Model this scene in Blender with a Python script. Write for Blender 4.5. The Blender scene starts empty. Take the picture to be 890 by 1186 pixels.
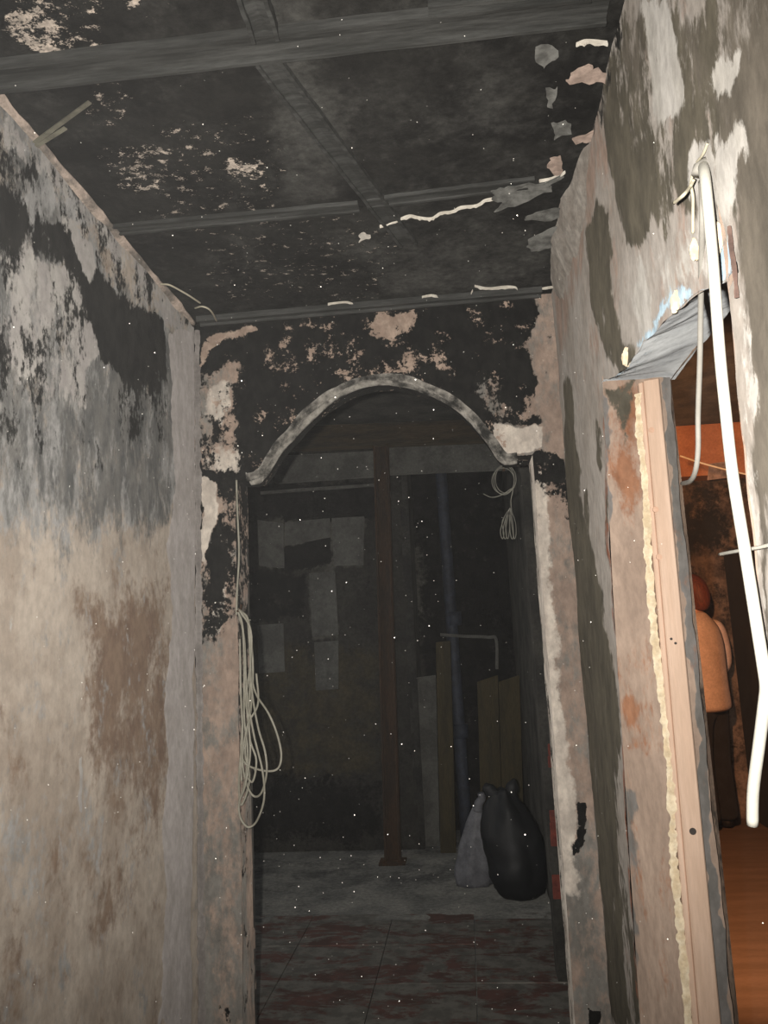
import bpy, bmesh, math, random
import numpy as np
from mathutils import Vector, Matrix

random.seed(7)
rng = np.random.default_rng(11)
C = bpy.context.scene.collection
SC = bpy.context.scene

# ------------------------------------------------------------------ camera
# world: X across the corridor, Y along it, Z up; camera at (0, 0, 1.4)
F, CX, CY, EYE = 930.0, 445.0, 593.0, 1.4
_d = np.array([540 - CX, 740 - CY, F]); _d /= np.linalg.norm(_d)
_b = F * F / ((740 - CY) + 0.045 * (540 - CX))
_u = np.array([-0.045 * _b, -_b, F]); _u /= np.linalg.norm(_u)
_x = np.cross(_d, _u)
M = np.stack([_x, _d, _u], 1)            # camera axes (right, down, forward) <- world
O = np.array([0, 0, EYE])
cam = bpy.data.objects.new('camera', bpy.data.cameras.new('camera')); C.objects.link(cam)
cam.data.sensor_fit = 'VERTICAL'; cam.data.sensor_height = 24.0
cam.data.lens = 24.0 * F / 1186.0
cam.data.clip_start = 0.02
R = M.T                                   # world <- camera
cam.matrix_world = Matrix(((R[0][0], -R[0][1], -R[0][2], 0), (R[1][0], -R[1][1], -R[1][2], 0),
                           (R[2][0], -R[2][1], -R[2][2], EYE), (0, 0, 0, 1)))
SC.camera = cam

# ------------------------------------------------------------------ light
w = bpy.data.worlds.new('world'); SC.world = w; w.use_nodes = True
w.node_tree.nodes['Background'].inputs[0].default_value = (0.5, 0.52, 0.55, 1)
w.node_tree.nodes['Background'].inputs[1].default_value = 0.05
def lamp(name, typ, loc, power, col, size):
    l = bpy.data.lights.new(name, typ); l.energy = power; l.color = col
    if typ == 'AREA': l.size = size
    else: l.shadow_soft_size = size
    o = bpy.data.objects.new(name, l); o.location = loc; C.objects.link(o); return o
def aim(o, to): o.rotation_euler = (Vector(to) - o.location).to_track_quat('-Z', 'Y').to_euler()
l = lamp('camera_flash', 'SPOT', (-0.07, 0.0, 1.43), 255, (1.0, 0.955, 0.885), 0.012)
l.data.spot_size = math.radians(103); l.data.spot_blend = 1.0; aim(l, (-0.28, 2.7, 1.98))
l = lamp('side_room_worklight', 'SPOT', (0.62, 2.7, 2.1), 360, (1.0, 0.46, 0.2), 0.05)
l.data.spot_size = math.radians(110); l.data.spot_blend = 0.45; aim(l, (1.9, 6.0, 0.5))
l = lamp('fill_behind', 'AREA', (-0.3, -1.25, 1.6), 3, (1.0, 0.98, 0.95), 1.0); aim(l, (-0.3, 3.0, 1.3))  # soft fill lamp added behind the camera for ambient light
l = lamp('fill_vestibule', 'AREA', (-1.68, 4.4, 1.5), 6, (0.95, 0.98, 1.0), 1.0); aim(l, (0.2, 4.9, 0.6))  # unseen fill lamp, added at the left to brighten the vestibule floor
SC.view_settings.view_transform = 'Standard'
SC.view_settings.look = 'None'
SC.view_settings.gamma = 1.0
SC.view_settings.use_curve_mapping = False
SC.view_settings.exposure = 0.0

# ------------------------------------------------------------------ helpers
def at(px, py, axis, val):
    """the point where the line of sight through a photo pixel meets the plane axis = val"""
    r = M.T @ np.array([(px - CX) / F, (py - CY) / F, 1.0])
    return O + (val - O[axis]) / r[axis] * r

def lin(*c):
    return tuple(((v / 255) / 12.92 if v / 255 <= 0.04045 else ((v / 255 + 0.055) / 1.055) ** 2.4) for v in c) + (1.0,)

def hash2(ix, iy, s):
    n = (ix * 374761393 + iy * 668265263 + s * 974711) & 0x7fffffff
    n = ((n ^ (n >> 13)) * 1274126177) & 0x7fffffff
    return ((n ^ (n >> 16)) & 0xffff) / 65535.0
def vnoise(x, y, s=0):
    ix = np.floor(x).astype(np.int64); iy = np.floor(y).astype(np.int64)
    fx = x - ix; fy = y - iy; fx = fx * fx * (3 - 2 * fx); fy = fy * fy * (3 - 2 * fy)
    a, b, c, d = hash2(ix, iy, s), hash2(ix + 1, iy, s), hash2(ix, iy + 1, s), hash2(ix + 1, iy + 1, s)
    return (a + (b - a) * fx) + ((c + (d - c) * fx) - (a + (b - a) * fx)) * fy
def fbm(x, y, s=0, o=4):
    t = 0; a = 0.5; n = 0
    for k in range(o):
        t = t + a * vnoise(x * 2 ** k, y * 2 ** k, s + k); n += a; a *= 0.5
    return t / n - 0.5
def wob(v, freq, s=0):
    v = np.asarray(v, float)
    return fbm(v * freq, v * 0 + 3.7, s, 3)

def sdf(poly, P):
    """signed distance, positive inside"""
    poly = np.asarray(poly, float); d = np.full(len(P), 1e9); ins = np.zeros(len(P), bool)
    for i in range(len(poly)):
        a, b = poly[i], poly[(i + 1) % len(poly)]
        e = b - a; wv = P - a
        t = np.clip((wv @ e) / max(e @ e, 1e-12), 0, 1)
        q = wv - t[:, None] * e
        d = np.minimum(d, (q * q).sum(1))
        c = ((a[1] <= P[:, 1]) & (b[1] > P[:, 1])) | ((b[1] <= P[:, 1]) & (a[1] > P[:, 1]))
        xx = a[0] + (P[:, 1] - a[1]) / (b[1] - a[1] if b[1] != a[1] else 1e-9) * (b[0] - a[0])
        ins ^= c & (P[:, 0] < xx)
    return np.where(ins, 1, -1) * np.sqrt(d)

def link(name, me, mat=None, parent=None, smooth=False, **props):
    o = bpy.data.objects.new(name, me); C.objects.link(o)
    if mat: me.materials.append(mat)
    if parent: o.parent = parent
    if smooth: me.polygons.foreach_set('use_smooth', [True] * len(me.polygons))
    for k, v in props.items(): o[k] = v
    return o
def mesh(verts, faces):
    me = bpy.data.meshes.new('m'); me.from_pydata([tuple(map(float, v)) for v in verts], [], faces); me.update(); return me
def thing(name, label, cat, loc=(0, 0, 0), group=None):
    o = bpy.data.objects.new(name, None); C.objects.link(o); o.location = loc; o.empty_display_size = 0.05
    o['label'] = label; o['category'] = cat
    if group: o['group'] = group
    bpy.context.view_layer.update()
    return o
def tag(o, label, cat, group=None):
    o['label'] = label; o['category'] = cat
    if group: o['group'] = group
    return o
def rel(parent, pts):
    p = np.array(parent.location) if parent is not None else np.zeros(3)
    return np.asarray(pts, float) - p

def spline(pts, n=8):
    P = np.asarray(pts, float); out = []
    Q = np.vstack([2 * P[0] - P[1], P, 2 * P[-1] - P[-2]])
    for i in range(1, len(Q) - 2):
        for k in range(n):
            t = k / n
            out.append(0.5 * ((2 * Q[i]) + (-Q[i - 1] + Q[i + 1]) * t + (2 * Q[i - 1] - 5 * Q[i] + 4 * Q[i + 1] - Q[i + 2]) * t * t
                              + (-Q[i - 1] + 3 * Q[i] - 3 * Q[i + 1] + Q[i + 2]) * t ** 3))
    out.append(P[-1]); return np.array(out)
def tube_mesh(P, r, seg=8):
    P = np.asarray(P, float); n = len(P); r = np.broadcast_to(np.asarray(r, float), (n,))
    T = np.gradient(P, axis=0); T /= np.maximum(np.linalg.norm(T, axis=1), 1e-9)[:, None]
    a = np.array([0, 0, 1.0]) if abs(T[0][2]) < 0.9 else np.array([1.0, 0, 0])
    N = np.cross(T[0], a); N /= np.linalg.norm(N); V = []
    for i in range(n):
        N = N - T[i] * (N @ T[i]); N /= np.linalg.norm(N); B = np.cross(T[i], N)
        for k in range(seg):
            c, s = math.cos(2 * math.pi * k / seg), math.sin(2 * math.pi * k / seg)
            V.append(P[i] + r[i] * (c * N + s * B))
    Fc = [(i * seg + k, i * seg + (k + 1) % seg, (i + 1) * seg + (k + 1) % seg, (i + 1) * seg + k) for i in range(n - 1) for k in range(seg)]
    Fc += [tuple(range(seg))[::-1], tuple((n - 1) * seg + k for k in range(seg))]
    return mesh(V, Fc)
def tube(name, P, r, mat, parent=None, seg=8, n=8, **props):
    return link(name, tube_mesh(rel(parent, spline(P, n)), r, seg), mat, parent, True, **props)
def hexa(name, c8, mat, parent=None, bevel=0.0, **props):
    """box from 8 corners: bottom ring of 4, top ring of 4"""
    me = mesh(rel(parent, c8), [(3, 2, 1, 0), (4, 5, 6, 7), (0, 1, 5, 4), (1, 2, 6, 5), (2, 3, 7, 6), (3, 0, 4, 7)])
    bm = bmesh.new(); bm.from_mesh(me); bmesh.ops.recalc_face_normals(bm, faces=bm.faces)
    if bevel: bmesh.ops.bevel(bm, geom=list(bm.edges), offset=bevel, segments=1, affect='EDGES')
    bm.to_mesh(me); bm.free()
    return link(name, me, mat, parent, **props)
def box(name, lo, hi, mat, parent=None, bevel=0.0, **props):
    (a, b, c), (d, e, f) = lo, hi
    return hexa(name, [(a, b, c), (d, b, c), (d, e, c), (a, e, c), (a, b, f), (d, b, f), (d, e, f), (a, e, f)], mat, parent, bevel, **props)

# ------------------------------------------------------------------ materials
def newmat(name):
    m = bpy.data.materials.new(name); m.use_nodes = True; nt = m.node_tree
    return m, nt, nt.nodes['Principled BSDF']
class NB:
    def __init__(s, nt): s.nt = nt; s.co = nt.nodes.new('ShaderNodeNewGeometry').outputs['Position']
    def n(s, t, **kw):
        x = s.nt.nodes.new(t)
        for k, v in kw.items(): setattr(x, k, v)
        return x
    def put(s, sock, v):
        if hasattr(v, 'is_linked') or isinstance(v, bpy.types.NodeSocket): s.nt.links.new(v, sock)
        else: sock.default_value = v
    def noise(s, scale, stretch=(1, 1, 1), detail=7, rough=0.6, off=0.0, dist=0.0):
        mp = s.n('ShaderNodeMapping'); mp.inputs['Scale'].default_value = stretch
        mp.inputs['Location'].default_value = (off, off * 1.7, off * 0.6)
        s.nt.links.new(s.co, mp.inputs[0])
        x = s.n('ShaderNodeTexNoise'); x.inputs['Scale'].default_value = scale; x.inputs['Detail'].default_value = detail
        x.inputs['Roughness'].default_value = rough; x.inputs['Distortion'].default_value = dist
        s.nt.links.new(mp.outputs[0], x.inputs['Vector']); return x.outputs['Fac']
    def math(s, op, a, b=0.0):
        x = s.n('ShaderNodeMath', operation=op); s.put(x.inputs[0], a); s.put(x.inputs[1], b); return x.outputs[0]
    def step(s, v, lo, hi, a=0.0, b=1.0):
        x = s.n('ShaderNodeMapRange', interpolation_type='SMOOTHSTEP')
        s.put(x.inputs['Value'], v); x.inputs['From Min'].default_value = lo; x.inputs['From Max'].default_value = hi
        x.inputs['To Min'].default_value = a; x.inputs['To Max'].default_value = b
        return x.outputs['Result']
    def mix(s, f, a, b, mode='MIX'):
        x = s.n('ShaderNodeMix', data_type='RGBA', blend_type=mode)
        s.put(x.inputs[0], f); s.put(x.inputs[6], a); s.put(x.inputs[7], b); return x.outputs[2]
    def attr(s, name):
        x = s.n('ShaderNodeAttribute', attribute_name=name); return x.outputs['Fac']

def layered(name, base, layers=(), rough=0.92, bump=0.4, bscale=60, stretch=(1, 1, 1), grain=0.25, fine=45, broad=5):
    """base = two tones mixed by noise; layers = (attribute, tone a, tone b, noise scale, stretch, amp, width)"""
    m, nt, bs = newmat(name); b = NB(nt)
    col = b.mix(b.step(b.noise(broad, stretch, 8, 0.65), 0.38, 0.62), lin(*base[0]), lin(*base[1]))
    h = b.noise(bscale, (1, 1, 1), 6, 0.65)
    for i, (an, ca, cb, sc, st, amp, wd) in enumerate(layers):
        nz = b.noise(sc, st, 9, 0.62, off=3.1 * i + 1.3, dist=0.3)
        v = b.math('ADD', b.attr(an), b.math('MULTIPLY', b.math('SUBTRACT', nz, 0.5), amp))
        v = b.math('ADD', v, b.math('MULTIPLY', b.math('SUBTRACT', b.noise(sc * 6, st, 5, 0.7, off=2.2 * i), 0.5), amp * 0.55))
        k = b.step(v, -wd, wd)
        c2 = b.mix(b.step(b.noise(sc * 1.7, st, 6, 0.6, off=7.7 * i), 0.35, 0.65), lin(*ca), lin(*cb))
        col = b.mix(k, col, c2)
        h = b.math('ADD', h, b.math('MULTIPLY', k, -0.8 if i % 2 == 0 else 0.6))
    g = b.step(b.noise(fine, stretch, 5, 0.7, off=5.0), 0.3, 0.7, 1 - grain, 1 + grain)
    gc = b.n('ShaderNodeCombineColor')
    for k in range(3): nt.links.new(g, gc.inputs[k])
    col = b.mix(1.0, col, gc.outputs[0], 'MULTIPLY')
    nt.links.new(col, bs.inputs['Base Color'])
    bs.inputs['Roughness'].default_value = rough
    bs.inputs['Specular IOR Level'].default_value = 0.25
    if rough > 0.8: bs.inputs['Diffuse Roughness'].default_value = 1.0
    bp = b.n('ShaderNodeBump'); bp.inputs['Strength'].default_value = bump; bp.inputs['Distance'].default_value = 0.004
    nt.links.new(h, bp.inputs['Height']); nt.links.new(bp.outputs[0], bs.inputs['Normal'])
    return m
def plain(name, c1, c2=None, rough=0.8, scale=12, stretch=(1, 1, 1), bump=0.2, grain=0.12, spec=0.3, metal=0.0, fine=60):
    m = layered(name, (c1, c2 or c1), (), rough, bump, fine, stretch, grain, fine, scale)
    p = m.node_tree.nodes['Principled BSDF']; p.inputs['Specular IOR Level'].default_value = spec; p.inputs['Metallic'].default_value = metal
    return m

SOOT = ((20, 19, 18), (34, 33, 31))
ONE = (1, 1, 1)
M_left = layered('sooty_plaster_left', ((152, 142, 131), (132, 121, 110)), [
    ('brown', (101, 84, 72), (113, 96, 82), 7, (1, 1, 0.8), 2.6, 0.35),
    ('grey', (140, 138, 136), (120, 119, 117), 10, (1, 1, 0.7), 3.0, 0.3),
    ('smoke', (76, 76, 75), (96, 94, 91), 14, (1, 1, 0.45), 2.8, 0.4),
    ('pale', (149, 145, 140), (136, 131, 128), 8, (1, 1, 0.6), 2.6, 0.15),
    ('soot', *SOOT, 11, (1, 1, 0.6), 2.8, 0.16),
    ('mortar', (156, 150, 147), (142, 136, 132), 8, (1, 1, 0.5), 1.5, 0.12)], stretch=(1, 1, 0.75), grain=0.13, fine=40, broad=5, bump=0.2)
M_arch = layered('sooty_plaster_arch', ((172, 152, 138), (148, 130, 118)), [
    ('grey', (140, 136, 130), (120, 116, 110), 9, (1, 1, 0.5), 2.4, 0.3),
    ('pale', (214, 205, 194), (190, 180, 170), 10, (1, 1, 0.8), 2.2, 0.25),
    ('soot', *SOOT, 12, (1, 1, 0.8), 2.8, 0.13),
    ('flake', (184, 164, 149), (160, 140, 126), 16, (1, 1, 1), 2.6, 0.1)], stretch=(1, 1, 0.6), grain=0.15)
M_right = layered('patched_cement_wall', ((135, 129, 123), (122, 115, 108)), [
    ('pink', (131, 113, 103), (119, 103, 92), 8, (1, 1, 0.5), 2.2, 0.3),
    ('dark', (78, 73, 63), (64, 60, 52), 9, (1, 1, 0.45), 2.4, 0.16),
    ('brown', (84, 78, 70), (70, 65, 58), 9, (1, 1, 0.35), 2.4, 0.25),
    ('pale', (155, 151, 146), (141, 137, 131), 8, (1, 1, 0.6), 2.0, 0.13),
    ('soot', *SOOT, 14, (1, 1, 0.6), 2.4, 0.14),
    ('blue', (156, 176, 188), (134, 150, 162), 18, (1, 1, 1), 2.2, 0.2),
    ('rust', (111, 68, 52), (126, 86, 68), 25, (1, 1, 0.5), 2.4, 0.3)], stretch=(1, 1, 0.55), grain=0.16, bump=0.25)
M_reveal = layered('reveal_plaster', ((167, 147, 132), (151, 132, 118)), [
    ('grey', (123, 119, 116), (105, 102, 98), 10, (1, 1, 0.4), 1.6, 0.15),
    ('rust', (140, 97, 72), (154, 112, 86), 12, (1, 1, 0.5), 2.2, 0.3),
    ('dark', (77, 72, 61), (91, 86, 75), 12, (1, 1, 0.6), 2.2, 0.2)], stretch=(1, 1, 0.5), grain=0.14)
M_ceil = layered('burnt_ceiling', ((17, 16, 15), (31, 30, 28)), [
    ('smoke', (52, 51, 49), (66, 65, 62), 6, ONE, 2.4, 0.6),
    ('flake', (190, 176, 163), (150, 140, 130), 33, (1, 1.3, 1), 2.8, 0.08)], grain=0.3, bump=0.6)
M_soffit = layered('grey_lintel_mortar', ((166, 168, 169), (138, 140, 142)), [
    ('pale', (176, 192, 202), (150, 164, 174), 16, ONE, 2.2, 0.2)], grain=0.12)
M_floor = layered('dusty_screed', ((124, 123, 118), (102, 102, 99)), [
    ('soot', (60, 60, 60), (74, 74, 74), 5, ONE, 2.4, 0.5)], broad=4)
M_tile = layered('sooty_red_tile', ((112, 106, 98), (96, 90, 84)), [], broad=3)
b_ = None
def red_tile():
    m, nt, bs = newmat('dusty_red_tile'); b = NB(nt)
    k = b.math('ADD', b.noise(5.5, (0.6, 1.3, 1), 9, 0.72, dist=0.6), b.math('MULTIPLY', b.math('SUBTRACT', b.noise(28, (0.6, 1.2, 1), 5, 0.7), 0.5), 0.35))
    k = b.step(k, 0.47, 0.58)
    c = b.mix(b.step(b.noise(14, ONE, 6), 0.4, 0.6), lin(112, 109, 102), lin(138, 134, 126))
    r = b.mix(b.step(b.noise(9, ONE, 6, off=4), 0.4, 0.6), lin(118, 84, 76), lin(98, 74, 67))
    nt.links.new(b.mix(k, c, r), bs.inputs['Base Color']); bs.inputs['Roughness'].default_value = 0.85
    return m
M_tile = red_tile()
M_brownfloor = plain('orange_brown_laminate', (110, 92, 80), (98, 82, 70), 0.6, 3, (0.6, 3, 1))
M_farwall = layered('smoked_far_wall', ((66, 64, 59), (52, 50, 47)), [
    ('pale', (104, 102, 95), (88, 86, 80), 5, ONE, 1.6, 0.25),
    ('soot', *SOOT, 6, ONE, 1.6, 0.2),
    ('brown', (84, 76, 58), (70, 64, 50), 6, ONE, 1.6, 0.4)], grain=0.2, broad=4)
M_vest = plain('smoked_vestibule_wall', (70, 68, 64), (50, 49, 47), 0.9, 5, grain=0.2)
M_sideroom = layered('sooted_side_room', ((124, 106, 92), (88, 74, 64)), [
    ('soot', *SOOT, 5, ONE, 2.2, 0.3)], broad=4)
M_metal = plain('sooty_zinc_profile', (86, 86, 84), (62, 62, 60), 0.6, 12, (0.3, 3, 3), grain=0.2, metal=0.3)
M_strip = plain('bent_hanger_steel', (150, 146, 130), (120, 116, 104), 0.5, 20, metal=0.3)
M_board = plain('torn_gypsum_board', (200, 192, 182), (170, 164, 156), 0.9, 14)
M_boardgrey = plain('smoked_gypsum_board', (112, 111, 107), (72, 71, 68), 0.9, 14)
M_pinkboard = plain('pinkish_gypsum_board', (170, 150, 138), (128, 112, 102), 0.9, 14)
M_paper = plain('torn_board_paper', (212, 206, 194), (190, 182, 170), 0.9, 30)
M_mould = layered('smoked_arch_moulding', ((158, 153, 145), (44, 43, 41)), [], broad=13, grain=0.3, stretch=(1, 1, 1))
M_wood = plain('new_pine_timber', (212, 184, 163), (200, 171, 149), 0.7, 9, (3, 3, 0.25), grain=0.06)
M_knot = plain('pine_knot', (206, 170, 146), (194, 156, 132), 0.7, 30)
M_nail = plain('dark_nail_head', (60, 54, 50), None, 0.6)
M_foam = plain('yellowed_mounting_foam', (224, 211, 186), (206, 188, 158), 0.85, 40, bump=0.9)
M_foamblue = plain('pale_blue_foam', (190, 214, 230), (204, 220, 228), 0.8, 25)
M_white = plain('white_plastic_conduit', (206, 203, 192), None, 0.45, grain=0.02, spec=0.5)
M_greycable = plain('grey_cable_sheath', (158, 154, 146), None, 0.6, grain=0.05)
M_wire = plain('pale_wire_sheath', (206, 198, 178), (190, 182, 160), 0.6, grain=0.08)
M_cable = plain('dusty_olive_cable', (166, 162, 148), (146, 142, 128), 0.65, 12, grain=0.08)
M_coil = plain('smoked_thin_wire', (128, 126, 116), (104, 102, 95), 0.7)
M_darkcable = plain('smoked_cable', (120, 118, 108), (100, 98, 90), 0.7)
M_rod = plain('rusty_rod', (104, 84, 76), (84, 68, 62), 0.9, 40)
M_rust = plain('rust_brown_steel', (74, 54, 38), (58, 46, 36), 0.85, 8, (2, 2, 0.4), grain=0.25)
M_beam = plain('scorched_timber', (78, 66, 50), (60, 54, 44), 0.9, 6, (0.4, 3, 3), grain=0.25)
M_panel = plain('smoked_grey_panel', (112, 111, 106), (90, 89, 85), 0.85, 6, grain=0.15)
M_black = plain('charred_black', (30, 29, 28), (24, 24, 24), 0.9, 8)
M_yel = plain('scorched_yellow_board', (82, 72, 48), (66, 59, 41), 0.85, 5, (3, 3, 0.4), grain=0.2)
M_pipe = plain('blue_grey_pipe', (62, 68, 82), (50, 54, 64), 0.6, 9)
M_brick = plain('red_brick', (128, 66, 55), (104, 56, 49), 0.9, 20)
M_bag = plain('black_polythene', (22, 24, 28), (18, 19, 22), 0.6, 10, spec=0.5, bump=0.1)
M_whitebag = plain('grey_white_polythene', (124, 124, 129), (98, 98, 103), 0.5, 8)
M_skin = plain('skin', (205, 160, 138), None, 0.6, grain=0.03)
M_hair = plain('auburn_hair', (110, 56, 36), (84, 42, 28), 0.6, 30, (4, 4, 0.5))
M_jacket = plain('pale_pinkish_jacket', (214, 190, 178), (200, 176, 164), 0.8, 9)
M_jeans = plain('dark_trousers', (38, 40, 46), (32, 33, 38), 0.9, 9)
M_shoe = plain('black_shoe', (26, 24, 24), None, 0.6)
M_eye = plain('eye_dark', (40, 30, 26), None, 0.3)
M_orange = plain('ochre_painted_beam', (190, 130, 92), (170, 112, 78), 0.8, 5)
M_dust = plain('ash_flake', (205, 202, 195), None, 0.9)

# ------------------------------------------------------------------ stained surfaces
class Surf:
    """a wall, ceiling or floor built as dense grids on one plane, with stain fields kept per vertex"""
    def __init__(s, axis, val):
        s.axis, s.val = axis, val; s.uv = [i for i in range(3) if i != axis]; s.V = []; s.Fc = []; s.n = 0; s.f = {}; s.warp = 1.0
    def patch(s, nu, nv, fn):
        """fn(a, b) with a, b in 0..1 arrays -> (u, v) or (u, v, w)"""
        a, b = np.meshgrid(np.linspace(0, 1, nu + 1), np.linspace(0, 1, nv + 1), indexing='ij')
        r = fn(a.ravel(), b.ravel()); P = np.zeros((len(r[0]), 3))
        P[:, s.uv[0]], P[:, s.uv[1]] = r[0], r[1]; P[:, s.axis] = r[2] if len(r) > 2 else s.val
        i = np.arange((nu + 1) * (nv + 1)).reshape(nu + 1, nv + 1) + s.n
        s.Fc.append(np.stack([i[:-1, :-1], i[1:, :-1], i[1:, 1:], i[:-1, 1:]], -1).reshape(-1, 4))
        s.V.append(P); s.n += len(P); return s
    def rect(s, u0, u1, v0, v1, step):
        return s.patch(max(1, round((u1 - u0) / step)), max(1, round((v1 - v0) / step)), lambda a, b: (u0 + (u1 - u0) * a, v0 + (v1 - v0) * b))
    def done(s): s.V = np.vstack(s.V); s.P2 = s.V[:, s.uv]; return s
    def fill(s, name, level): s.f[name] = np.full(len(s.V), float(level)); return s
    def paint(s, name, pts, level, soft=0.03, world=False):
        if name not in s.f: s.fill(name, -1)
        poly = np.array(pts, float) if world else np.array([at(x, y, s.axis, s.val)[s.uv] for x, y in pts])
        if not hasattr(s, 'PW'):
            u, v = s.P2.T
            s.PW = s.P2 + np.stack([0.05 * fbm(u * 9, v * 7, 61, 4) + 0.025 * fbm(u * 33, v * 26, 71, 3), 0.06 * fbm(u * 9, v * 7, 81, 4) + 0.03 * fbm(u * 33, v * 26, 91, 3)], 1) * s.warp
        d = sdf(poly, s.PW); k = np.clip(d / soft * 0.5 + 0.5, 0, 1); k = k * k * (3 - 2 * k)
        s.f[name] = s.f[name] * (1 - k) + level * k; return s
    def streak(s, name, pts, wpx, level, soft=0.01):
        """a band of given pixel width along a polyline"""
        q = np.array(pts, float); L = [(x - wpx / 2, y) for x, y in q]; Rr = [(x + wpx / 2, y) for x, y in q][::-1]
        return s.paint(name, L + Rr, level, soft)
    def build(s, name, mat, amp=0.003, freq=7, relief=(), flip=False, **props):
        u, v = s.P2.T
        d = amp * 2 * fbm(u * freq, v * freq, 3, 5)
        for k, a in relief: d = d + a * np.clip(s.f[k], -0.4, 0.4)
        s.V[:, s.axis] += d
        Fc = np.vstack(s.Fc)
        if flip: Fc = Fc[:, ::-1]
        me = bpy.data.meshes.new(name)
        me.vertices.add(len(s.V)); me.vertices.foreach_set('co', s.V.ravel())
        me.loops.add(Fc.size); me.loops.foreach_set('vertex_index', Fc.ravel().astype(np.int32))
        me.polygons.add(len(Fc)); me.polygons.foreach_set('loop_start', np.arange(0, Fc.size, 4, dtype=np.int32))
        me.polygons.foreach_set('loop_total', np.full(len(Fc), 4, np.int32)); me.polygons.foreach_set('use_smooth', [True] * len(Fc))
        me.update(calc_edges=True); me.validate()
        for k, f in s.f.items():
            a = me.attributes.new(k, 'FLOAT', 'POINT'); a.data.foreach_set('value', f.astype(np.float32))
        return link(name, me, mat, None, False, kind='structure', **props)

XL, XR, YA, ZC = -0.918, 0.370, 2.700, 2.578      # left wall, right wall, arch wall, ceiling
XB = 0.535                                        # back face of the right wall
TH = 0.16                                         # thickness of the arch wall

# ---- left wall
L = Surf(0, XL)
L.rect(1.2, 2.72, 0, ZC + 0.01, 0.0075).rect(-1.3, 1.2, 0, ZC + 0.01, 0.02).done()
for k in ('brown', 'grey', 'smoke', 'pale', 'soot', 'mortar'): L.fill(k, -1)
L.fill('brown', -0.5); L.fill('grey', -0.5)
# the smoke line runs on along the wall towards and past the camera
L.paint('grey', [(-1.4, 1.75), (1.9, 1.75), (1.9, 2.7), (-1.4, 2.7)], 0.3, 0.15, world=True)
L.paint('smoke', [(-1.4, 1.85), (1.75, 1.72), (1.75, 2.7), (-1.4, 2.7)], 0.1, 0.25, world=True)
L.paint('pale', [(-1.4, 1.95), (1.6, 1.95), (1.6, 2.4), (-1.4, 2.4)], -0.05, 0.15, world=True)
L.paint('soot', [(-1.4, 1.95), (1.6, 1.9), (1.6, 2.7), (-1.4, 2.7)], -0.2, 0.2, world=True)
L.paint('soot', [(-1.4, 2.3), (1.5, 2.3), (1.5, 2.5), (-1.4, 2.5)], 0.3, 0.1, world=True)
L.paint('brown', [(100, 690), (195, 680), (192, 900), (150, 960), (105, 890)], 0.5, 0.12)
L.paint('brown', [(0, 830), (190, 900), (190, 1186), (0, 1186)], -0.2, 0.2)
L.paint('brown', [(0, 600), (90, 600), (90, 760), (0, 800)], -0.7, 0.2)
L.paint('grey', [(0, 900), (120, 930), (60, 1186), (0, 1186)], -0.15, 0.2)
L.paint('grey', [(0, 230), (228, 380), (200, 600), (0, 620)], 0.3, 0.1)
L.paint('smoke', [(0, 200), (228, 380), (205, 610), (120, 640), (0, 620)], 0.05, 0.2)
L.paint('smoke', [(95, 430), (200, 400), (200, 590), (110, 600)], 0.35, 0.12)
L.paint('smoke', [(0, 330), (60, 350), (50, 560), (0, 560)], 0.2, 0.1)
L.paint('pale', [(0, 270), (40, 285), (100, 320), (118, 400), (100, 480), (60, 470), (0, 400)], 0.15, 0.05)
L.paint('pale', [(85, 330), (120, 350), (118, 410), (95, 420)], 0.5, 0.03)
L.paint('pale', [(0, 590), (110, 590), (90, 800), (0, 830)], -0.45, 0.15)
L.paint('soot', [(0, 150), (228, 390), (205, 480), (0, 300)], -0.1, 0.05)
L.paint('soot', [(0, 215), (30, 235), (58, 260), (60, 300), (35, 290), (0, 262)], 0.5, 0.03)
L.paint('soot', [(58, 255), (105, 300), (125, 340), (195, 375), (198, 450), (150, 455), (118, 420), (112, 380), (95, 330), (62, 305)], 0.75, 0.03)
L.paint('soot', [(125, 440), (198, 440), (196, 520), (140, 530)], -0.02, 0.08)
L.paint('soot', [(0, 300), (60, 310), (120, 430), (120, 560), (0, 560)], -0.2, 0.1)
L.paint('soot', [(0, 560), (200, 560), (190, 620), (0, 640)], -0.62, 0.1)
L.paint('pale', [(70, 250), (110, 285), (120, 330), (95, 320), (70, 290)], 0.35, 0.02)
L.paint('soot', [(78, 265), (112, 292), (112, 330), (96, 318)], -0.5, 0.02)
# the smeared strip under the ceiling and the mortar fillet in the corner
L.paint('soot', [(0, 118), (228, 372), (228, 405), (160, 345), (120, 300), (60, 240), (0, 175)], -0.12, 0.02)
L.paint('pale', [(0, 118), (228, 372), (228, 405), (160, 345), (90, 250), (0, 160)], 0.1, 0.02)
L.paint('mortar', [(196, 385), (228, 378), (222, 1186), (185, 1186), (193, 1030), (186, 960), (194, 880), (190, 820), (199, 700), (196, 640), (203, 560), (198, 470)], 0.7, 0.02)
L.paint('soot', [(192, 376), (230, 376), (222, 1186), (185, 1186), (200, 620)], -0.8, 0.02)
L.paint('pale', [(92, 878), (96, 878), (96, 930), (92, 930)], 0.9, 0.006)
L.build('wall_left', M_left, 0.004, 6, (('soot', -0.002), ('mortar', 0.003), ('pale', 0.001)))

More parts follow.
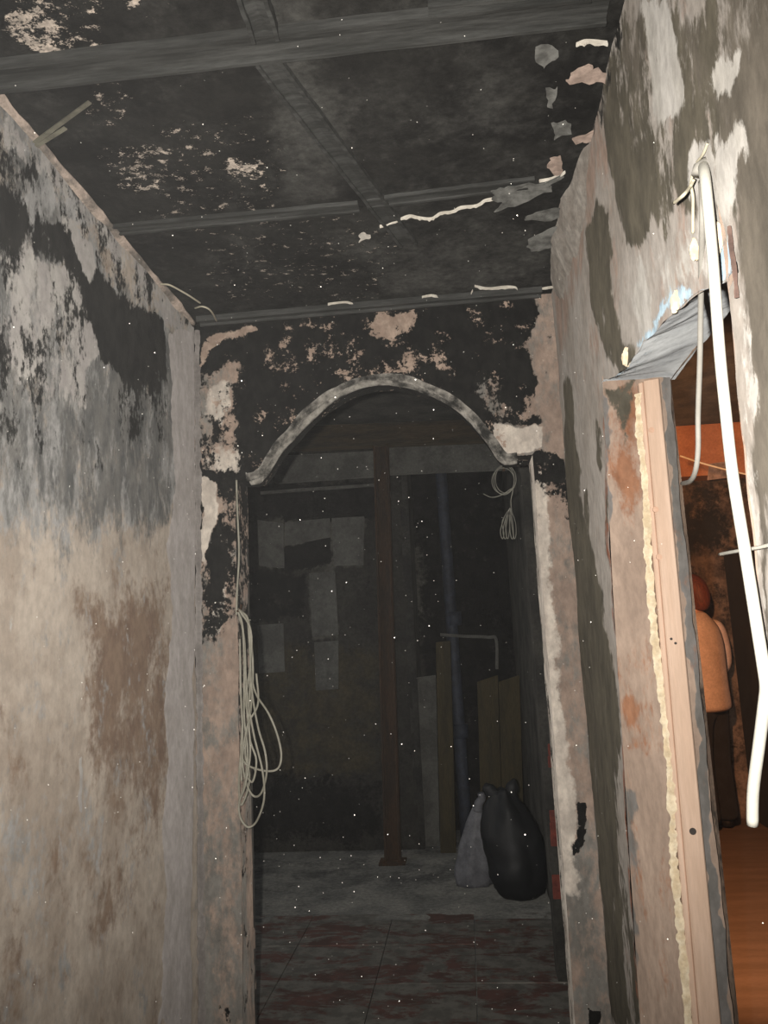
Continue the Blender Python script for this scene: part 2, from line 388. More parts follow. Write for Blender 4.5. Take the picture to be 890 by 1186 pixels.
# ---- arch wall: jambs, spandrel over the arch, thickness
arch_px = [(297, 551), (306, 540), (320, 517), (338, 497), (360, 474), (385, 456), (410, 443), (440, 437), (470, 440), (500, 450), (528, 465), (552, 487), (570, 510), (581, 526)]
AP = spline([at(x, y, 1, YA) for x, y in arch_px], 6)
AP = np.vstack([[(-0.772, YA, 1.992), (-0.73, YA, 1.990), (-0.705, YA, 1.993)], AP, [(0.175, YA, 2.000), (0.21, YA, 2.003), (0.262, YA, 2.006)]])
OL, OR = -0.772, 0.262                       # rectangular opening under the arch
def zarch(x): return np.interp(x, AP[:, 0], AP[:, 2])
A = Surf(1, YA)
A.patch(24, 330, lambda a, b: (XL - 0.01 + (OL + 0.004 * np.round(0) + 0.006 * wob(b * 2.6, 6, 5) - XL + 0.01) * a, b * 1.992))
A.patch(24, 80, lambda a, b: (XL - 0.01 + (OL - XL + 0.01) * a, 1.992 + (ZC + 0.02 - 1.992) * b))
A.patch(150, 90, lambda a, b: (OL + (OR - OL) * a, zarch(OL + (OR - OL) * a) + (ZC + 0.02 - zarch(OL + (OR - OL) * a)) * b))
A.patch(22, 330, lambda a, b: (OR + 0.008 * wob(b * 2.6, 5, 9) * (1 - a) + (XR + 0.01 - OR) * a, b * 2.006))
A.patch(22, 80, lambda a, b: (OR + (XR + 0.01 - OR) * a, 2.006 + (ZC + 0.02 - 2.006) * b))
A.done()
for k in ('grey', 'pale', 'soot', 'flake'): A.fill(k, -1)
A.fill('grey', -0.1); A.fill('soot', -0.6)
A.paint('soot', [(225, 360), (650, 320), (650, 560), (225, 570)], 0.75, 0.02)
A.paint('flake', [(225, 360), (650, 320), (650, 520), (225, 560)], -0.42, 0.02)
A.paint('soot', [(226, 372), (240, 372), (244, 420), (238, 470), (226, 560)], 0.1, 0.02)
A.paint('soot', [(240, 430), (272, 418), (280, 440), (275, 500), (282, 545), (228, 552), (228, 470)], -0.3, 0.03)
A.paint('soot', [(246, 490), (268, 490), (268, 515), (246, 515)], 0.2, 0.02)
A.paint('pale', [(243, 440), (272, 440), (274, 470), (258, 490), (236, 480)], 0.35, 0.03)
A.paint('pale', [(232, 512), (285, 512), (285, 550), (228, 552)], 0.1, 0.03)
A.paint('flake', [(243, 388), (300, 380), (302, 386), (268, 393), (248, 404), (236, 424), (228, 428), (240, 402)], 0.6, 0.012)
A.paint('flake', [(330, 374), (385, 370), (392, 384), (380, 390), (372, 380), (332, 380)], 0.25, 0.02)
A.paint('flake', [(428, 380), (445, 365), (490, 362), (485, 382), (465, 390), (450, 400), (436, 394)], 0.4, 0.02)
A.paint('flake', [(390, 400), (450, 398), (450, 425), (370, 440), (370, 425)], -0.12, 0.03)
A.paint('flake', [(450, 415), (510, 412), (515, 430), (450, 432)], -0.05, 0.03)
A.paint('flake', [(330, 385), (440, 375), (440, 440), (330, 470)], -0.3, 0.03)
A.paint('soot', [(620, 340), (652, 336), (655, 525), (632, 528), (630, 480), (612, 490), (600, 500), (606, 460), (620, 450), (612, 410), (604, 400), (618, 380)], -0.35, 0.02)
A.paint('soot', [(545, 440), (575, 440), (600, 480), (610, 500), (570, 490)], -0.05, 0.03)
A.paint('pale', [(566, 490), (586, 492), (602, 500), (630, 494), (634, 520), (618, 527), (584, 527), (572, 512)], 0.7, 0.015)
A.paint('soot', [(566, 490), (586, 492), (602, 500), (630, 494), (634, 520), (618, 530), (584, 530), (572, 512)], -0.9, 0.015)
# jambs
A.paint('soot', [(225, 556), (282, 556), (280, 700), (258, 760), (226, 740)], 0.0, 0.04)
A.paint('soot', [(250, 600), (262, 640), (256, 690), (247, 690), (246, 640)], 0.7, 0.02)
A.paint('soot', [(230, 556), (282, 554), (282, 561), (230, 562)], 0.5, 0.01)
A.paint('pale', [(231, 562), (252, 560), (246, 600), (243, 660), (232, 650)], 0.9, 0.015)
A.paint('soot', [(231, 562), (252, 560), (246, 600), (243, 660), (232, 650)], -0.9, 0.015)
A.paint('pale', [(262, 640), (268, 650), (263, 700), (252, 735), (238, 735), (248, 690)], 0.4, 0.02)
A.paint('soot', [(223, 550), (231, 550), (231, 780), (224, 780)], 0.6, 0.01)
A.paint('soot', [(224, 780), (230, 780), (229, 1186), (221, 1186)], -0.1, 0.015)
A.paint('grey', [(230, 860), (282, 860), (282, 1186), (222, 1186)], 0.15, 0.15)
A.paint('soot', [(252, 1110), (280, 1110), (282, 1180), (256, 1180)], -0.1, 0.04)
A.paint('soot', [(617, 530), (660, 528), (668, 600), (645, 605), (632, 575), (620, 560)], 0.15, 0.02)
A.paint('soot', [(617, 610), (675, 610), (705, 1186), (670, 1186)], -0.75, 0.05)
A.paint('pale', [(590, 540), (634, 545), (640, 640), (650, 760), (660, 880), (676, 1020), (672, 1040), (640, 1030), (600, 640)], 0.5, 0.03)
A.paint('grey', [(652, 860), (700, 860), (706, 1186), (668, 1186)], 0.05, 0.1)
A.paint('soot', [(666, 930), (676, 930), (677, 985), (668, 985)], 0.5, 0.01)
A.paint('soot', [(680, 1165), (695, 1165), (697, 1186), (682, 1186)], 0.4, 0.01)
A.build('wall_front', M_arch, 0.004, 9, (('soot', -0.002), ('flake', 0.001), ('pale', 0.003)))
# inner faces of the opening: jambs up to the spring, then the curved underside
Bk = Surf(0, OL)
def _jl(a, b): return (YA + TH * a, b * 1.992, OL + 0.006 * wob(b * 2.6, 6, 5) * (1 - a))
def _jr(a, b): return (YA + TH * a, b * 2.006, OR + 0.008 * wob(b * 2.6, 5, 9) * (1 - a))
Bk.patch(10, 160, _jl).done(); Bk.fill('soot', 0.1); Bk.fill('grey', 0.0); Bk.fill('pale', -1); Bk.fill('flake', -1)
Bk.paint('soot', [(2.6, 0), (3.2, 0), (3.2, 1.1), (2.6, 1.1)], -0.4, 0.3, world=True)
Bk.build('wall_front', M_arch, 0.002, 9, flip=True)
Bj = Surf(0, OR)
Bj.patch(10, 160, _jr).done(); Bj.fill('soot', -0.2); Bj.fill('grey', 0.1); Bj.fill('pale', 0.25); Bj.fill('flake', -1)
Bj.paint('pale', [(2.6, 0), (2.76, 0), (2.76, 2.1), (2.6, 2.1)], 0.8, 0.03, world=True)
Bj.paint('soot', [(2.6, 0), (2.76, 0), (2.76, 2.1), (2.6, 2.1)], -0.9, 0.03, world=True)
Bj.build('wall_front', M_arch, 0.002, 9)
Un = Surf(2, 2.0)
s_len = np.linspace(0, 1, len(AP))
Un.patch(160, 12, lambda a, b: (np.interp(a, s_len, AP[:, 0]), YA + TH * b, np.interp(a, s_len, AP[:, 2]))).done()
Un.fill('soot', 0.45); Un.fill('grey', -0.2); Un.fill('pale', -0.55); Un.fill('flake', -0.4)
Un.build('wall_front', M_arch, 0.003, 9, flip=True)
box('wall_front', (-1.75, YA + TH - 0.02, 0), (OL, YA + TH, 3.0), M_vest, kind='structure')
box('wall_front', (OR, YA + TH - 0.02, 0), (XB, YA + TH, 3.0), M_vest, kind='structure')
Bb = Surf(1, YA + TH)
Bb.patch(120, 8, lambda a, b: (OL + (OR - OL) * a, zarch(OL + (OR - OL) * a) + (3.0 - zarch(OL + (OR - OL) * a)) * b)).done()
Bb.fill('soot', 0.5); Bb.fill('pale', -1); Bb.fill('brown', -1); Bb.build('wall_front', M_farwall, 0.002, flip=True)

# smoked plaster moulding along the arch edge: two ridges swept over the curve
def sweep(name, path, prof, mat, seed, jit=0.003):
    V = []; n = len(prof); m = len(path)
    T = np.gradient(path, axis=0); T /= np.linalg.norm(T, axis=1)[:, None]
    for i in range(m):
        nrm = np.array([T[i][2], 0, -T[i][0]])     # towards the opening
        for k, (y, h) in enumerate(prof):
            j = jit * float(fbm(np.array([i * 0.09]), np.array([k * 0.6]), seed, 3)[0]) * 2
            V.append(path[i] + np.array([0, y, 0]) + nrm * (h + j))
    Fc = [(i * n + k, (i + 1) * n + k, (i + 1) * n + (k + 1) % n, i * n + (k + 1) % n) for i in range(m - 1) for k in range(n)]
    Fc += [tuple(range(n)), tuple((m - 1) * n + k for k in range(n))[::-1]]
    me = mesh(V, Fc); bm = bmesh.new(); bm.from_mesh(me); bmesh.ops.recalc_face_normals(bm, faces=bm.faces); bm.to_mesh(me); bm.free()
    return link(name, me, mat, None, True, kind='structure')
path = AP[1:-1]; fine_path = np.array([[np.interp(t, np.linspace(0, 1, len(path)), path[:, k]) for k in range(3)] for t in np.linspace(0, 1, 150)])
sweep('trim_1', fine_path, [(-0.012, -0.012), (-0.014, 0.004), (-0.004, 0.012), (0.012, 0.006), (0.02, 0.002), (0.034, 0.014), (0.05, 0.016), (0.062, 0.004), (0.062, -0.012)], M_mould, 31, 0.007)

# ---- right wall with the doorway
lp = np.array([at(x, y, 0, XR) for x, y in [(700, 440), (727, 427), (745, 397), (770, 372), (800, 345), (840, 325), (852, 300)]])
lp = lp[np.argsort(lp[:, 1])]
def zl(y): return np.interp(y, lp[:, 1], lp[:, 2]) + 0.012 * wob(y, 14, 21)
ce = np.array([at(x, y, 0, XR) for x, y in [(698, 440), (710, 680), (742, 1186)]])          # far corner drifts back towards the floor
ne = np.array([at(x, y, 0, XR) for x, y in [(849, 380), (856, 470), (868, 580), (880, 700), (890, 790)]])
def yc(z): return np.interp(z, ce[::-1, 2], ce[::-1, 1])
def yn(z): return np.interp(z, ne[::-1, 2], ne[::-1, 1]) + 0.01 * wob(z, 16, 8)
W = Surf(0, XR)
W.patch(100, 290, lambda a, b: (yc(2.0 * b) + (YA + 0.01 - yc(2.0 * b)) * a, 2.0 * b))
W.patch(100, 84, lambda a, b: (yc(2.0) + (YA + 0.01 - yc(2.0)) * a, 2.0 + (ZC + 0.01 - 2.0) * b))
W.patch(170, 130, lambda a, b: (1.0 + (yc(2.0) - 1.0) * a, zl(1.0 + (yc(2.0) - 1.0) * a) + (ZC + 0.01 - zl(1.0 + (yc(2.0) - 1.0) * a)) * b))
W.patch(90, 360, lambda a, b: (0.55 + (yn(1.87 * b) * np.where(b > 0.985, 0, 1) + 1.0 * np.where(b > 0.985, 1, 0) - 0.55) * a, 1.87 * b))
W.patch(90, 140, lambda a, b: (0.55 + 0.45 * a, 1.87 + (ZC + 0.01 - 1.87) * b))
W.rect(-1.3, 0.55, 0, ZC + 0.01, 0.02).done()
for k in ('pink', 'dark', 'brown', 'pale', 'soot', 'blue', 'rust'): W.fill(k, -1)
W.fill('pink', -0.35); W.fill('dark', -0.6); W.fill('pale', -0.6); W.fill('brown', -0.6)
W.paint('brown', [(-1.4, 0), (1.0, 0), (1.0, 2.7), (-1.4, 2.7)], 0.3, 0.05, world=True)
W.paint('dark', [(-1.4, 1.9), (0.9, 1.9), (0.9, 2.7), (-1.4, 2.7)], 0.1, 0.2, world=True)
W.paint('dark', [(690, 90), (705, 60), (720, 0), (890, 0), (890, 230), (800, 240), (720, 280)], 0.1, 0.05)
W.paint('dark', [(700, 145), (712, 120), (735, 160), (760, 180), (762, 250), (742, 268), (722, 255), (712, 215)], 0.6, 0.04)
W.paint('dark', [(722, 60), (735, 20), (752, 60), (756, 150), (738, 170), (716, 140)], 0.25, 0.05)
W.paint('dark', [(782, 20), (830, 0), (825, 60), (815, 130), (798, 200), (770, 290), (762, 210), (790, 150)], 0.4, 0.05)
W.paint('brown', [(850, 0), (890, 0), (890, 900), (868, 300), (858, 200)], 0.55, 0.03)
W.paint('brown', [(722, 0), (890, 0), (890, 100), (722, 100)], 0.05, 0.05)
W.paint('dark', [(692, 237), (705, 240), (708, 300), (709, 340), (722, 385), (740, 415), (742, 436), (722, 430), (700, 405), (684, 350), (679, 272)], 0.5, 0.04)
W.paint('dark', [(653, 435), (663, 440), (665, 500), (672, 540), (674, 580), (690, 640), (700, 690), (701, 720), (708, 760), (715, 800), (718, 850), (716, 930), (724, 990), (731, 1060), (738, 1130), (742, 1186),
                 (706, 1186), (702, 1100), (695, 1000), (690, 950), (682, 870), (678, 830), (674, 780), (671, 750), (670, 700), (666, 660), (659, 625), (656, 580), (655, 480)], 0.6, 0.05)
W.paint('dark', [(690, 480), (697, 490), (698, 540), (692, 530)], 0.4, 0.02)
W.paint('dark', [(676, 560), (680, 560), (683, 610), (678, 610)], 0.4, 0.02)
W.paint('dark', [(700, 540), (706, 560), (708, 660), (703, 640)], 0.1, 0.03)
W.paint('dark', [(712, 900), (722, 900), (738, 1186), (728, 1186)], -0.1, 0.03)
W.paint('pale', [(744, 0), (778, 0), (797, 110), (770, 156), (762, 150), (752, 60)], 0.3, 0.03)
W.paint('pale', [(824, 40), (857, 72), (846, 121), (826, 112), (820, 80)], 0.3, 0.025)
W.paint('pale', [(806, 150), (828, 140), (840, 165), (866, 180), (858, 205), (842, 250), (850, 300), (820, 300), (806, 240), (796, 205)], 0.35, 0.03)
W.paint('pale', [(740, 285), (800, 240), (850, 300), (846, 330), (800, 345), (745, 400), (722, 360)], 0.1, 0.05)
W.paint('pale', [(849, 280), (866, 300), (886, 540), (892, 800), (880, 720), (860, 540), (850, 400)], 0.0, 0.02)
W.paint('brown', [(868, 300), (892, 300), (892, 560), (884, 520)], 0.5, 0.01)
W.paint('pink', [(640, 330), (690, 160), (704, 170), (690, 240), (676, 300), (650, 420)], 0.1, 0.05)
W.paint('soot', [(655, 560), (672, 600), (690, 720), (670, 640)], -0.35, 0.03)
W.paint('blue', [(738, 400), (752, 368), (776, 345), (800, 334), (806, 346), (785, 362), (764, 382), (748, 402)], 0.6, 0.03)
W.paint('blue', [(826, 272), (842, 268), (846, 318), (826, 330)], 0.6, 0.03)
W.paint('soot', [(700, 20), (722, 0), (735, 0), (712, 90), (690, 190), (680, 180)], -0.1, 0.04)
W.streak('rust', [(699, 470), (704, 600), (711, 700), (726, 930), (740, 1160)], 5, 0.0, 0.02)
W.streak('rust', [(840, 240), (845, 275)], 6, 0.0, 0.02)
W.build('wall_right', M_right, 0.006, 9, (('dark', -0.004), ('pale', 0.003)), flip=True)

# far reveal of the doorway (faces the camera)
REV = 1.93
Rv = Surf(1, REV)
def _rx(z): return np.interp(z, [0.5, 1.5, 2.0], [0.519, 0.525, 0.527]) + 0.012 * wob(z, 12, 14)
Rv.patch(40, 330, lambda a, b: (XR + (_rx(2.02 * b) - XR) * a, 2.02 * b, yc(2.02 * b) + (REV - yc(2.02 * b)) * np.clip(a / 0.45, 0, 1))).done()
for k in ('grey', 'rust', 'dark'): Rv.fill(k, -1)
Rv.fill('rust', -0.45); Rv.fill('grey', -0.6)
Rv.paint('grey', [(768, 430), (782, 430), (802, 680), (852, 1190), (836, 1190), (790, 680)], 0.9, 0.01)
Rv.paint('grey', [(695, 440), (702, 440), (716, 680), (730, 880), (752, 1190), (738, 1190)], 0.5, 0.012)
Rv.paint('dark', [(702, 440), (736, 440), (734, 470), (720, 520), (716, 500), (704, 470)], 0.3, 0.02)
Rv.paint('rust', [(710, 450), (735, 450), (745, 560), (730, 600), (712, 560)], 0.1, 0.03)
Rv.paint('rust', [(735, 820), (755, 820), (757, 880), (742, 880)], 0.2, 0.02)
Rv.paint('grey', [(730, 930), (752, 930), (770, 1190), (752, 1190)], 0.1, 0.02)
Rv.build('wall_right', M_reveal, 0.003, 16, (('grey', 0.003), ('dark', -0.002)))
# underside of the broken lintel
So = Surf(2, 1.95)
So.patch(26, 130, lambda a, b: (XR + (XB + 0.01 - XR) * a, 1.0 + 0.95 * b, zl(1.0 + 0.95 * b) * (1 - a) + (2.005 + 0.02 * wob(1.0 + 0.95 * b, 9, 2)) * a)).done()
So.fill('pale', -0.9)
fr = So.V[:, 0] < 0.40
So.f['pale'] = np.where(So.V[:, 0] < 0.415, -0.3 + 1.2 * fbm(So.V[:, 1] * 9, So.V[:, 0] * 9, 5), -0.9)
So.build('wall_right', M_soffit, 0.006, 10)
# near reveal and the face towards the side room
Nr = Surf(1, 1.05)
Nr.patch(20, 160, lambda a, b: (XR + (XB - XR) * a, 1.99 * b, yn(1.87 * np.minimum(b * 1.99 / 1.87, 1)) - 0.012 * a)).done()
for k in ('grey', 'rust', 'dark'): Nr.fill(k, -0.3)
Nr.build('wall_right', M_reveal, 0.003, 16, flip=True)
Rb = Surf(0, XB)
Rb.rect(-1.3, 1.04, 0, 2.95, 0.06).rect(1.04, 1.945, 2.0, 2.95, 0.06).rect(1.945, 6.5, 0, 2.95, 0.1).done(); Rb.fill('soot', -0.2)
Rb.build('wall_right', M_sideroom, 0.002)

# ---- corridor ceiling: sooted board between exposed profiles
Ce = Surf(2, ZC)
Ce.rect(XL - 0.01, XR + 0.01, 1.0, YA + 0.01, 0.0065).rect(XL - 0.01, XR + 0.01, -1.3, 1.0, 0.05).done()
Ce.fill('smoke', -0.45); Ce.fill('flake', -0.78)
Ce.paint('smoke', [(350, 60), (690, 40), (650, 220), (360, 240)], -0.3, 0.2)
Ce.paint('smoke', [(310, 0), (350, 0), (400, 230), (320, 240)], 0.2, 0.05)
Ce.paint('smoke', [(420, 280), (650, 260), (640, 330), (430, 350)], 0.1, 0.1)
Ce.paint('flake', [(0, 0), (70, 0), (110, 60), (60, 80), (0, 40)], 0.05, 0.03)
Ce.paint('flake', [(60, 10), (130, 0), (120, 60), (80, 60)], -0.3, 0.03)
Ce.paint('flake', [(120, 170), (210, 160), (230, 215), (140, 225)], -0.16, 0.05)
Ce.paint('flake', [(190, 150), (330, 130), (330, 280), (180, 270)], -0.36, 0.05)
Ce.paint('flake', [(270, 190), (310, 190), (308, 202), (272, 204)], 0.15, 0.02)
Ce.paint('flake', [(90, 90), (160, 100), (160, 150), (100, 150)], -0.35, 0.04)
Ce.paint('flake', [(240, 260), (470, 240), (440, 350), (230, 350)], -0.42, 0.05)
Ce.paint('flake', [(150, 0), (170, 0), (160, 15)], 0.2, 0.02)
Ce.build('ceiling', M_ceil, 0.004, 7, (('flake', 0.0),), flip=True)
ceil_top = box('ceiling', (-1.75, -1.4, 2.95), (4.2, 6.6, 3.0), M_vest, kind='structure')
ceil = bpy.data.objects['ceiling']

def bar(name, p, q, wd, ht, mat, parent, lips=True):
    """open C-profile seen from below: a flat web with two lips"""
    p, q = np.array(p, float), np.array(q, float); d = q - p; d /= np.linalg.norm(d); n = np.cross(d, [0, 0, 1.0]); n /= np.linalg.norm(n)
    prof = [(-wd / 2, 0), (-wd / 2, -ht), (-wd / 2 + 0.008, -ht), (-wd / 2 + 0.008, -ht * 0.55), (0, -ht * 0.35), (wd / 2 - 0.008, -ht * 0.55), (wd / 2 - 0.008, -ht), (wd / 2, -ht), (wd / 2, 0)]
    m = len(prof); N = 14; V = []
    for i in range(N + 1):
        c = p + (q - p) * i / N; j = 0.001 * math.sin(i * 2.1 + p[1])
        for a, h in prof: V.append(c + n * (a + j) + np.array([0, 0, h]))
    Fc = [(i * m + k, i * m + (k + 1) % m, (i + 1) * m + (k + 1) % m, (i + 1) * m + k) for i in range(N) for k in range(m)]
    Fc += [tuple(range(m)), tuple(N * m + k for k in range(m))[::-1]]
    return link(name, mesh(V, Fc), mat, parent)
bar('ceiling_profile', (XL, 1.385, ZC), (0.34, 1.385, ZC), 0.075, 0.022, M_metal, ceil)
bar('ceiling_profile', (XL, 2.01, ZC), (-0.22, 2.01, ZC), 0.045, 0.012, M_metal, ceil)
bar('ceiling_profile', (-0.2, 2.0, ZC), (0.25, 1.975, ZC), 0.045, 0.010, M_metal, ceil)
bar('ceiling_profile', (XL + 0.03, 2.662, ZC), (0.33, 2.655, ZC), 0.05, 0.022, M_metal, ceil)
bar('ceiling_profile', (-0.315, 1.0, ZC), (-0.315, 1.36, ZC), 0.055, 0.026, M_metal, ceil)
bar('ceiling_profile', (-0.33, 1.43, ZC), (-0.10, 2.24, ZC), 0.055, 0.014, M_metal, ceil)
bar('ceiling_profile', (0.0, 1.33, ZC), (0.30, 1.335, ZC), 0.03, 0.03, M_metal, ceil)
for a, b_ in [((40, 166), (104, 119)), ((42, 170), (76, 149))]:
    p = at(*a, 2, ZC - 0.02); q = at(*b_, 2, ZC - 0.006); d = (q - p) / np.linalg.norm(q - p); n = np.cross(d, [0, 0, 1]) * 0.005
    t = np.array([0, 0, 0.003])
    hexa('hanger_strip', [p - n, p + n, q + n, q - n, p - n + t, p + n + t, q + n + t, q - n + t], M_strip, ceil)
# torn board edges and flakes still hanging from the ceiling
def flake(name, px, mat, droop=0.02, z=ZC - 0.004, seed=0, thick=0.004):
    P = np.array([at(x, y, 2, z) for x, y in px]); P = np.vstack([P[i] + (P[(i + 1) % len(P)] - P[i]) * t for i in range(len(P)) for t in (0, 0.25, 0.5, 0.75)])
    q = np.arange(len(P)); P = P + np.stack([0.022 * fbm(q * 0.43, q * 0 + seed, 5, 3), 0.03 * fbm(q * 0.47, q * 0 + seed, 9, 3), q * 0], 1)
    c = P.mean(0); n = len(P); rings = [1.0, 0.7, 0.35]
    V = []
    for side in (0, 1):
        for r in rings:
            for i in range(n):
                p = c + (P[i] - c) * r; dz = -droop * abs(float(wob(p[0] * 3 + p[1] * 2, 4, seed))) * 2 * r
                V.append(p + np.array([0, 0, dz - (0 if side else thick)]))
        V.append(c + np.array([0, 0, -(0 if side else thick)]))
    k = n * len(rings) + 1; Fc = []
    for side in (0, 1):
        o = side * k
        for r in range(len(rings) - 1):
            for i in range(n):
                q = (o + r * n + i, o + r * n + (i + 1) % n, o + (r + 1) * n + (i + 1) % n, o + (r + 1) * n + i); Fc.append(q if side else q[::-1])
        for i in range(n):
            q = (o + (len(rings) - 1) * n + i, o + (len(rings) - 1) * n + (i + 1) % n, o + k - 1); Fc.append(q if side else q[::-1])
    for i in range(n): Fc.append((i, (i + 1) % n, k + (i + 1) % n, k + i))
    return link(name, mesh(V, Fc), mat, ceil)
flake('plaster_flake', [(572, 221), (590, 214), (620, 211), (650, 200), (652, 204), (634, 212), (640, 221), (606, 230), (574, 244), (580, 232), (568, 226)], M_boardgrey, 0.02, seed=3)
flake('plaster_flake', [(655, 94), (664, 84), (680, 74), (690, 80), (709, 82), (712, 95), (690, 94), (670, 93)], M_pinkboard, 0.02, seed=4)
flake('plaster_flake', [(620, 52), (640, 52), (646, 64), (632, 76), (622, 70)], M_boardgrey, 0.012, seed=5)
flake('plaster_flake', [(612, 274), (640, 263), (664, 258), (666, 272), (650, 282), (624, 290), (610, 284)], M_boardgrey, 0.02, seed=6)
flake('plaster_flake', [(608, 246), (640, 240), (668, 240), (668, 249), (640, 253), (610, 252)], M_boardgrey, 0.015, seed=7)
flake('plaster_flake', [(634, 98), (644, 100), (640, 122), (634, 118)], M_boardgrey, 0.012, seed=8)
flake('plaster_flake', [(663, 160), (690, 148), (692, 160), (676, 165)], M_pinkboard, 0.02, seed=9)
flake('plaster_flake', [(638, 184), (650, 180), (652, 196), (642, 200), (636, 192)], M_pinkboard, 0.015, seed=10)
flake('plaster_flake', [(640, 140), (655, 136), (660, 152), (646, 156)], M_boardgrey, 0.012, seed=12)
flake('plaster_flake', [(414, 270), (424, 268), (427, 273), (418, 280)], M_board, 0.01, seed=13)
def torn(name, px, ht, mat, seed):
    """ragged edge of torn board paper hanging a little under the ceiling"""
    P = spline([at(x, y, 2, ZC - 0.004) for x, y in px], 5); V = []; Fc = []; n = len(P)
    for i, p in enumerate(P):
        h = ht * (0.5 + abs(float(wob(i * 0.31, 1.7, seed))) * 3)
        for dy, dz in ((0, 0.004), (-0.004, -h), (0.003, -h), (0.01, 0.004)): V.append(p + np.array([0, dy, dz]))
    for i in range(n - 1):
        for k in range(4): Fc.append((i * 4 + k, i * 4 + (k + 1) % 4, (i + 1) * 4 + (k + 1) % 4, (i + 1) * 4 + k))
    Fc += [(3, 2, 1, 0), tuple((n - 1) * 4 + k for k in range(4))]
    return link(name, mesh(V, Fc), mat, ceil)
torn('torn_paper_edge', [(440, 262), (458, 256), (474, 250), (486, 252), (500, 253), (510, 247), (524, 245), (534, 240), (552, 238), (562, 232), (578, 229)], 0.006, M_paper, 1)
torn('torn_paper_edge', [(625, 209), (640, 206), (655, 199)], 0.006, M_paper, 2)
torn('torn_paper_edge', [(489, 344), (500, 342), (512, 344), (526, 343), (542, 343), (548, 336)], 0.005, M_paper, 3)
torn('torn_paper_edge', [(550, 331), (566, 334), (585, 332), (598, 333), (602, 338), (620, 335), (642, 332)], 0.006, M_paper, 4)
torn('torn_paper_edge', [(668, 51), (680, 47), (704, 49)], 0.008, M_paper, 5)
torn('torn_paper_edge', [(380, 352), (400, 350), (410, 352)], 0.005, M_paper, 6)
# grey plaster mass bulging out of the corner between right wall and ceiling
def cove(name, ys, mat, seed):
    V = []; n = 9; m = 60
    for i in range(m + 1):
        y = ys[0] + (ys[1] - ys[0]) * i / m; k = math.sin(math.pi * i / m) ** 0.5
        e = float(fbm(np.array([y * 7]), np.array([seed * 1.3]), seed, 4)[0]); g = float(fbm(np.array([y * 9]), np.array([4.2]), seed + 9, 4)[0])
        a, c = 0.006 + k * (0.034 + 0.05 * e), 0.02 + k * (0.15 + 0.2 * g)
        for q in range(n):
            t = q / (n - 1) * math.pi / 2; w_ = 1 + 0.12 * float(fbm(np.array([y * 30]), np.array([q * 0.9]), seed, 3)[0])
            V.append((XR + 0.004 - a * w_ * math.cos(t) ** 1.6, y, ZC + 0.003 - c * w_ * math.sin(t) ** 1.6))
        V.append((XR + 0.02, y, ZC + 0.02))
    n += 1
    Fc = [(i * n + k, i * n + (k + 1) % n, (i + 1) * n + (k + 1) % n, (i + 1) * n + k) for i in range(m) for k in range(n)]
    Fc += [tuple(range(n))[::-1], tuple(m * n + k for k in range(n))]
    me = mesh(V, Fc); bm = bmesh.new(); bm.from_mesh(me); bmesh.ops.recalc_face_normals(bm, faces=bm.faces); bm.to_mesh(me); bm.free()
    return link(name, me, mat, None, True, kind='structure')
M_cove = layered('grey_corner_plaster', ((134, 128, 121), (114, 107, 100)), [], broad=12, grain=0.25, bump=0.5)
cove('trim_4', (1.84, 2.62), M_cove, 5)
# ragged mortar bead where the left wall meets the ceiling
def bead(name, P, r, mat, seed, parent=None, seg=7, jit=0.6, n=8, **kw):
    P = spline(P, n); i = np.arange(len(P)); rr = r * (1 + jit * 2 * fbm(i * 0.37, i * 0 + seed, seed, 3))
    P = P + 0.4 * r * np.stack([fbm(i * 0.5, i * 0 + k * 9.1, seed + k, 2) for k in range(3)], 1)
    return link(name, tube_mesh(rel(parent, P), rr, seg), mat, parent, True, **kw)
bead('trim_2', [(XL + 0.004, y, ZC - 0.004 + 0.004 * math.sin(y * 9)) for y in np.linspace(-1.2, 2.69, 18)], 0.013, plain('smeared_cove_mortar', (170, 154, 142), (96, 90, 84), 0.9, 9, grain=0.25), 5, kind='structure')
bead('trim_3', [(XL + 0.012, YA - 0.002, z) for z in np.linspace(0, ZC - 0.03, 30)], 0.012, plain('corner_fillet_mortar', (146, 140, 136), (126, 120, 116), 0.9, 9), 15, kind='structure')

# ---- floors
Fl = Surf(2, -0.012)
Fl.rect(-1.75, XB, -1.4, 4.35, 0.1).done(); Fl.fill('soot', -0.2); Fl.build('floor', M_floor, 0.0)
F2 = Surf(2, 0.0)
F2.rect(-1.75, XB, 4.35, 6.5, 0.02).done(); F2.fill('soot', -0.4)
F2.paint('soot', [(300, 1000), (560, 1000), (560, 1030), (300, 1030)], 0.0, 0.2)
F2.paint('soot', [(280, 940), (640, 940), (640, 985), (280, 985)], 0.4, 0.2)
F2.build('floor', M_floor, 0.006, 8)
F3 = Surf(2, 0.0); F3.rect(XB, 4.2, -1.4, 6.6, 0.3).done(); F3.build('floor', M_brownfloor, 0.0)
floor = bpy.data.objects['floor']
tile_me = None
for i in range(-3, 2):
    for j in range(-10, 4):
        x0 = -0.042 + 0.42 * (i - 1); y0 = 3.6 - 0.01 + 0.43 * (j - 1)
        x1, y1 = x0 + 0.42, y0 + 0.43
        if x1 > 0.36 + 0.3 or x0 < -1.75 or y0 > 4.3: continue
        if tile_me is None:
            o = box('tile', (0.002, 0.002, -0.012), (0.418, 0.428, 0.0), M_tile, floor, 0.001); tile_me = o.data
        else: o = link('tile', tile_me, None, floor)
        o.location = (x0, y0, 0.0012 * math.sin(i * 5.1 + j * 3.3))

